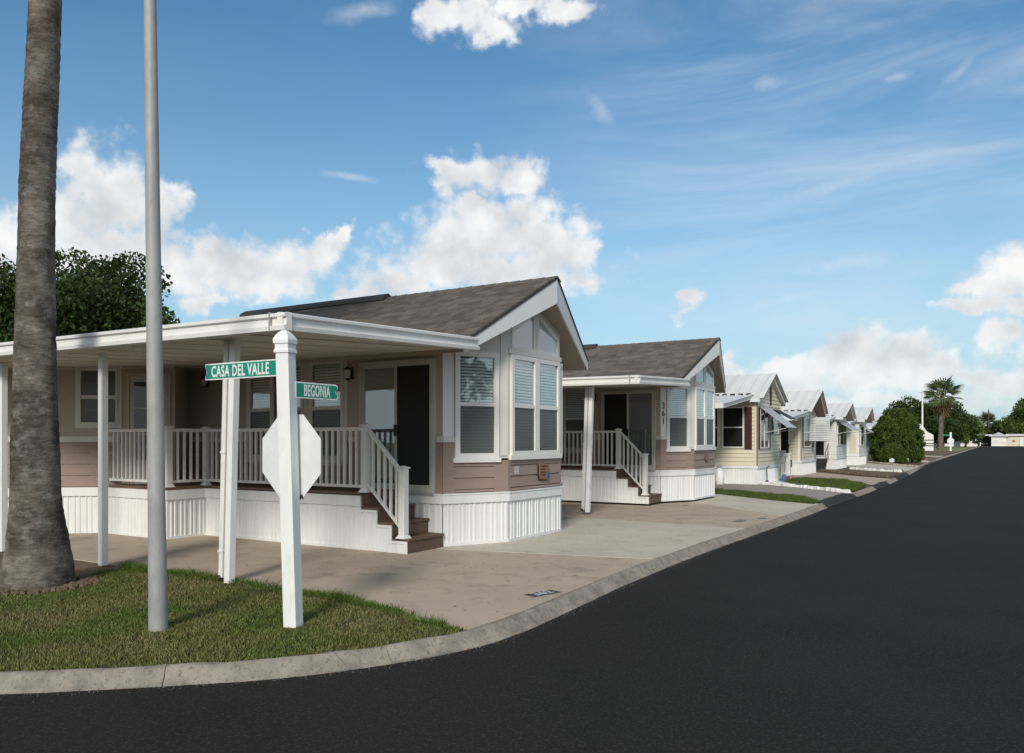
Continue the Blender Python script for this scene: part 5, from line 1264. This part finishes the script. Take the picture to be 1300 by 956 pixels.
# --- fourth: pale tan, asymmetrical white roof, louvred awning
T, WS, WF, q = cottage('pale tan house with white metal roof and grey louvred panel at its front', -8.05, 39.25, 3.6, 4.08, 3.15, cream2, True, xr=.42, ov_s=.35, prow=.12)
L = WS.L; lapsiding(T, WS, L - 5, L - .08, .70, 3.1, cream2); lapsiding(T, WF, .05, 3.55, .70, 4.0, cream2, top=gt(WF, 3.1, 4.02, 41.05, 3.6, 39.25))
WS.slab(MB(), L - .12, L + .03, .70, 3.12, .0, .03).build('corner_board', white, T); WF.slab(MB(), -.03, .12, .70, 3.12, .0, .0301).build('corner_board', white, T)
WF.slab(MB(), 2.7, 2.78, .70, 2.2, .026, .045).build('trim_board', white, T); WF.slab(MB(), 2.85, 2.95, 1.75, 2.0, .024, .06).build('meter_box', metal, T)
flat_win(T, WF, .42, 2.1, 1.32, 2.75, dark=dark_pane); WF.slab(MB(), .22, .40, 1.30, 2.77, .029, .062).build('shutter', black, T); WF.slab(MB(), 2.62, 2.8, 1.30, 2.77, .029, .062).build('shutter', black, T)
lv = link('louvre_panel', None, T); lvm = mat('pale_grey_louvre', (.58, .59, .60), (.52, .53, .54), 3, .45)
WL = Wall((-7.98, 41.0), (-7.08, 41.0))
for k in range(13):
    A = [WL.pt(0, 2.72 - .085 * k, 0), WL.pt(WL.L, 2.72 - .085 * k, 0), WL.pt(WL.L, 2.65 - .085 * k, .05), WL.pt(0, 2.65 - .085 * k, .05)]
    MB().loft(A, [(x, y + .01, z) for x, y, z in A]).build('louvre_slat', lvm, lv)
mb = MB(); WL.ring(mb, -.02, WL.L + .02, 1.6, 2.76, .03, -.03, .0); mb.build('louvre_frame', lvm, lv)
patio_cover(T, -7.66, 39.0, 3.0, 35.4, 2.62, -19)
flat_win(T, WS, L - 1.02, L - .50, .75, 2.75, name='screen_door', bars=0)
flat_win(T, WS, L - 2.6, L - 1.2, 1.3, 2.75)
steps(-8.82, 39.0, .56, 3, .6, 'black metal steps with handrail by the pale tan house')
# --- fifth: white front, dark porch, tilted awning, pale blue gable
T, WS, WF, q = cottage('white house with dark porch opening, tilted grey awning and pale blue gable', -7.95, 48.1, 3.6, 3.80, 3.05, greyw, True, xr=.40, gable_m=turq, prow=.1)
L = WS.L; lapsiding(T, WS, L - .56, L - .08, .70, 3.0, greyw); lapsiding(T, WF, .05, 3.55, .70, 3.0, greyw); lapsiding(T, WS, L - 6, L - 2.6, .7, 3.0, greyw)
WS.slab(MB(), L - .08, L + .025, .70, 3.0, .0, .03).build('corner_board', white, T); WF.slab(MB(), -.025, .08, .70, 3.0, .0, .0301).build('corner_board', white, T)
flat_win(T, WS, L - 1.5, L - .58, .74, 2.7, name='screen_door', bars=0)
flat_win(T, WF, .25, 3.2, 1.35, 2.66, dark=dark_pane, bars=0); WF.slab(MB(), 1.0, 1.05, 1.4, 2.6, .03, .066).build('mullion', white, T); WF.slab(MB(), 2.3, 2.35, 1.4, 2.6, .03, .066).build('mullion', white, T)
awning(T, WF, .15, 3.3, 2.75, .85, .55); patio_cover(T, -8.0, 48.1, 3.0, 45.2, 2.66, -19)
steps(-8.75, 47.9, .85, 3, .62, 'dark entry steps with thin handrail at the porch of the white house')
# --- sixth: white, smaller, with awning
T, WS, WF, q = cottage('small white house with grey fan ornament and awning, just left of the conifer', -8.0, 56.9, 3.4, 3.85, 3.1, greyw, True, xr=.4, prow=.1)
L = WS.L; lapsiding(T, WS, L - 4, L - .08, .7, 3.0, greyw); lapsiding(T, WF, .05, 3.35, .7, 3.0, greyw)
WS.slab(MB(), L - .55, L - .15, .78, 2.0, .024, .034).build('wall_panel', cream2, T)
flat_win(T, WF, .6, 1.9, 1.3, 2.6, dark=dark_pane); awning(T, WF, .5, 2.0, 2.7, .6, .5); patio_cover(T, -8.1, 56.9, 3.05, 54.0, 2.75, -19)
WS.slab(MB(), L - .12, L + .03, .7, 3.0, .0, .031).build('corner_board', white, T)
# --- seventh: turquoise behind the conifer
T, WS, WF, q = cottage('turquoise house with white roof mostly hidden behind the large conifer', -8.2, 66.0, 3.4, 3.7, 3.05, turq, False, xr=.4)
L = WS.L; lapsiding(T, WS, L - 4, L, .7, 3.0, turq); lapsiding(T, WF, .05, 3.35, .7, 3.0, turq); patio_cover(T, -8.0, 66.0, 3.0, 63.0, 2.6, -19)
flat_win(T, WF, .6, 1.9, 1.3, 2.6, dark=dark_pane); flat_win(T, WS, L - 2.4, L - 1.0, 1.3, 2.6)
# further ones hidden by the bush but seen from beside it
for y0, lab, m_ in ((76, 'pale cream house beyond the conifer, first after the turquoise one', cream2), (87, 'white house beyond the conifer, second after the turquoise one', greyw)):
    T, WS, WF, q = cottage(lab, -9.2, y0, 3.5, 3.9, 3.1, m_, False); lapsiding(T, WS, WS.L - 3, WS.L, .7, 3, m_, .3); lapsiding(T, WF, .05, 3.45, .7, 3, m_, .3); flat_win(T, WF, .6, 2.2, 1.3, 2.6, dark=dark_pane); patio_cover(T, -9.3, y0, 3.0, y0 - 2.6, 2.7, -19)
# white house with a brown roof by the far lamp
T = thing('white_house', (-14, 133, 0), 'white house with dark brown roof and white lattice wall behind the far lamp post', 'house')
WS = Wall((-24, 130), (-11.3, 130)); WF = Wall((-11.3, 130), (-11.3, 136))
MB().box((-24, 130.02, 0), (-11.32, 136, 3.3)).build('wall', white, T)
ribbed([(-24, 129.5, 3.7), (-11.8, 129.5, 3.7), (-12.6, 133, 5.4), (-24, 133, 5.4)], 10, dkbrown, 'roof', T); ribbed([(-11.8, 136.5, 3.7), (-24, 136.5, 3.7), (-24, 133, 5.4), (-12.6, 133, 5.4)], 10, dkbrown, 'roof', T)
MB().prism([(-11.8, 129.5), (-11.6, 129.5), (-11.6, 136.5), (-11.8, 136.5)], 3.3, 3.72).build('eave_fascia', white, T)
MB().loft([(-11.0, 129.8, 0), (-8.9, 129.8, 0), (-8.9, 129.8, 2.5), (-9.8, 129.8, 3.0), (-10.5, 129.8, 4.1), (-11.0, 129.8, 4.3)], [(-11.0, 130, 0), (-8.9, 130, 0), (-8.9, 130, 2.5), (-9.8, 130, 3.0), (-10.5, 130, 4.1), (-11.0, 130, 4.3)]).build('gable_wing', white, T)
for z in (.75, 1.1, 1.65): MB().box((-11.2, 129.72, z), (-8.85, 129.79, z + .1)).build('fence_rail', dkbrown, T)
flat_win(T, WS, 9.0, 10.6, 1.1, 2.4); T.location += Vector((-.1, 12, 0))
lx, ly = -9.35, 125.6
lp = thing('street_lamp', (lx, ly, 0), 'distant thin white lamp post left of the far palm', 'street lamp')
MB().tube([(lx, ly, 0), (lx, ly, 8.3)], [.13, .10], 10).build('column', postwhite, lp); MB().tube([(lx, ly, 8.2), (lx - .1, ly - .4, 8.4), (lx - .15, ly - .8, 8.4)], .05, 8).build('arm', postwhite, lp); MB().box((lx - .35, ly - 1.2, 8.3), (lx, ly - .6, 8.55)).build('lamp_head', postwhite, lp, bevel=.04)
fs = thing('street_sign_post', (-6.6, 141, 0), 'distant white sign post with pale octagon back at the next corner under the palm', 'sign post')
MB().box((-6.7, 140.9, 0), (-6.45, 141.05, 2.9)).build('post', postwhite, fs)
MB().loft([(-6.58 + .5 * math.cos(R(22.5 + 45 * k)), 140.86, 1.55 + .5 * math.sin(R(22.5 + 45 * k))) for k in range(8)], [(-6.58 + .5 * math.cos(R(22.5 + 45 * k)), 140.89, 1.55 + .5 * math.sin(R(22.5 + 45 * k))) for k in range(8)]).build('stop_sign', octm, fs)
MB().box((-7.7, 140.94, 2.35), (-6.7, 140.98, 2.55)).build('street_name_sign', green, fs)
# white house across the end of the road with its open carport
T = thing('white_house', (0, 266, 0), 'long white house across the end of the road with open carport and grey gable', 'house')
MB().box((-5.9, 264, 3.0), (-2.0, 272, 3.3)).build('carport_roof', white, T)
for x in (-5.7, -4.9): MB().box((x - .12, 264.1, 0), (x + .12, 264.3, 3.0)).build('carport_post', white, T)
MB().box((-5.6, 271.8, 0), (-2.1, 272, 3.0)).build('carport_back', roomdk, T)
MB().box((-2.2, 263, 0), (1.4, 272, 2.75)).build('wall', white, T)
MB().loft([(-2.9, 262.6, 2.7), (2.0, 262.6, 2.7), (-.4, 262.6, 3.9)], [(-2.9, 272, 2.7), (2.0, 272, 2.7), (-.4, 272, 3.9)]).build('roof', tinroof, T)
MB().loft([(-2.4, 262.55, 2.72), (1.5, 262.55, 2.72), (-.4, 262.55, 3.7)], [(-2.4, 262.59, 2.72), (1.5, 262.59, 2.72), (-.4, 262.59, 3.7)]).build('gable_panel', tingrey, T)
for z in (.9, 1.2): MB().box((-2.2, 262.95, z), (1.4, 262.99, z + .04)).build('wall_joint', tingrey, T)
MB().box((1.4, 263.5, 0), (6.2, 272, 2.9)).build('side_wall', cream2, T); MB().box((1.3, 263, 2.9), (6.5, 272.2, 3.4)).build('side_roof', tinroof, T)
MB().box((4.6, 263.3, 0), (5.4, 263.49, 2.4)).build('door', white, T); MB().box((2.9, 263.42, 1.2), (3.4, 263.49, 1.7)).build('wall_ornament', redm, T)
T = thing('parked_car', (-3.9, 268, 0), 'dark car parked deep inside the open carport at the road end', 'car')
MB().loft([(-4.75, 266, .3), (-3.05, 266, .3), (-3.05, 266, .9), (-4.75, 266, .9)], [(-4.75, 270.2, .3), (-3.05, 270.2, .3), (-3.05, 270.2, .95), (-4.75, 270.2, .95)]).build('body', mat('dark_car_paint', (.03, .032, .036), None, 2, .3), T, bevel=.12)
MB().loft([(-4.65, 267, .92), (-3.15, 267, .92), (-3.15, 269.8, .92), (-4.65, 269.8, .92)], [(-4.45, 267.6, 1.45), (-3.35, 267.6, 1.45), (-3.35, 269.3, 1.45), (-4.45, 269.3, 1.45)]).build('cabin', dark_pane, T, bevel=.05)
for x in (-4.72, -3.08):
    for y in (266.8, 269.4): MB().tube([(x - .1, y, .32), (x + .1, y, .32)], .32, 14).build('wheel', black, T)
    MB().box((x + (.05 if x < -4 else -.35), 265.9, .62), (x + (.35 if x < -4 else -.05), 266.02, .78)).build('headlight', lampg, T)
# pale green post near the right edge far off, and a thin mast behind the end house
T = thing('utility_post', (5.9, 195, 0), 'pale green utility cabinet post at the right edge far along the road', 'utility post')
MB().box((5.55, 195, 0), (6.6, 195.6, 4.4)).build('cabinet', mat('pale_green_paint', (.42, .50, .47), None, 2, .5), T, bevel=.04); MB().box((5.45, 194.9, 4.4), (6.7, 195.7, 4.55)).build('cap', tingrey, T)
T = thing('mast', (-3.2, 296, 0), 'thin dark mast rising above the small palm at the road end', 'mast')
MB().tube([(-3.2, 296, 0), (-3.2, 296, 11.0)], [.30, .2], 8).build('pole', trunkm, T); MB().tube([(-3.2, 296, 11.0), (-3.2, 296, 11.6)], [.2, .05], 8).build('tip', trunkm, T)
# low walls and clutter under the trees near the road end
for x, y, wd_, h, lab, m_ in ((-9.0, 222, 1.4, 1.7, 'small white garden statue base on the lawn left of the road end', white), (-6.6, 240, .7, 3.0, 'white gate pillar left of the end house', white)):
    T = thing('garden_pillar', (x, y, 0), lab, 'pillar'); MB().box((x - wd_ / 2, y - .3, 0), (x + wd_ / 2, y + .3, h)).build('shaft', m_, T, bevel=.05); MB().box((x - wd_ / 2 - .1, y - .4, h), (x + wd_ / 2 + .1, y + .4, h + .15)).build('coping', m_, T)
T = thing('garden_wall', (-9, 248, 0), 'low white wall along the lawn left of the road end', 'wall'); MB().box((-13, 248, 0), (-5.4, 248.4, .7)).build('wall_face', white, T); MB().box((-13.1, 247.9, .7), (-5.3, 248.5, .82)).build('coping', white, T)
bpy.context.view_layer.update()
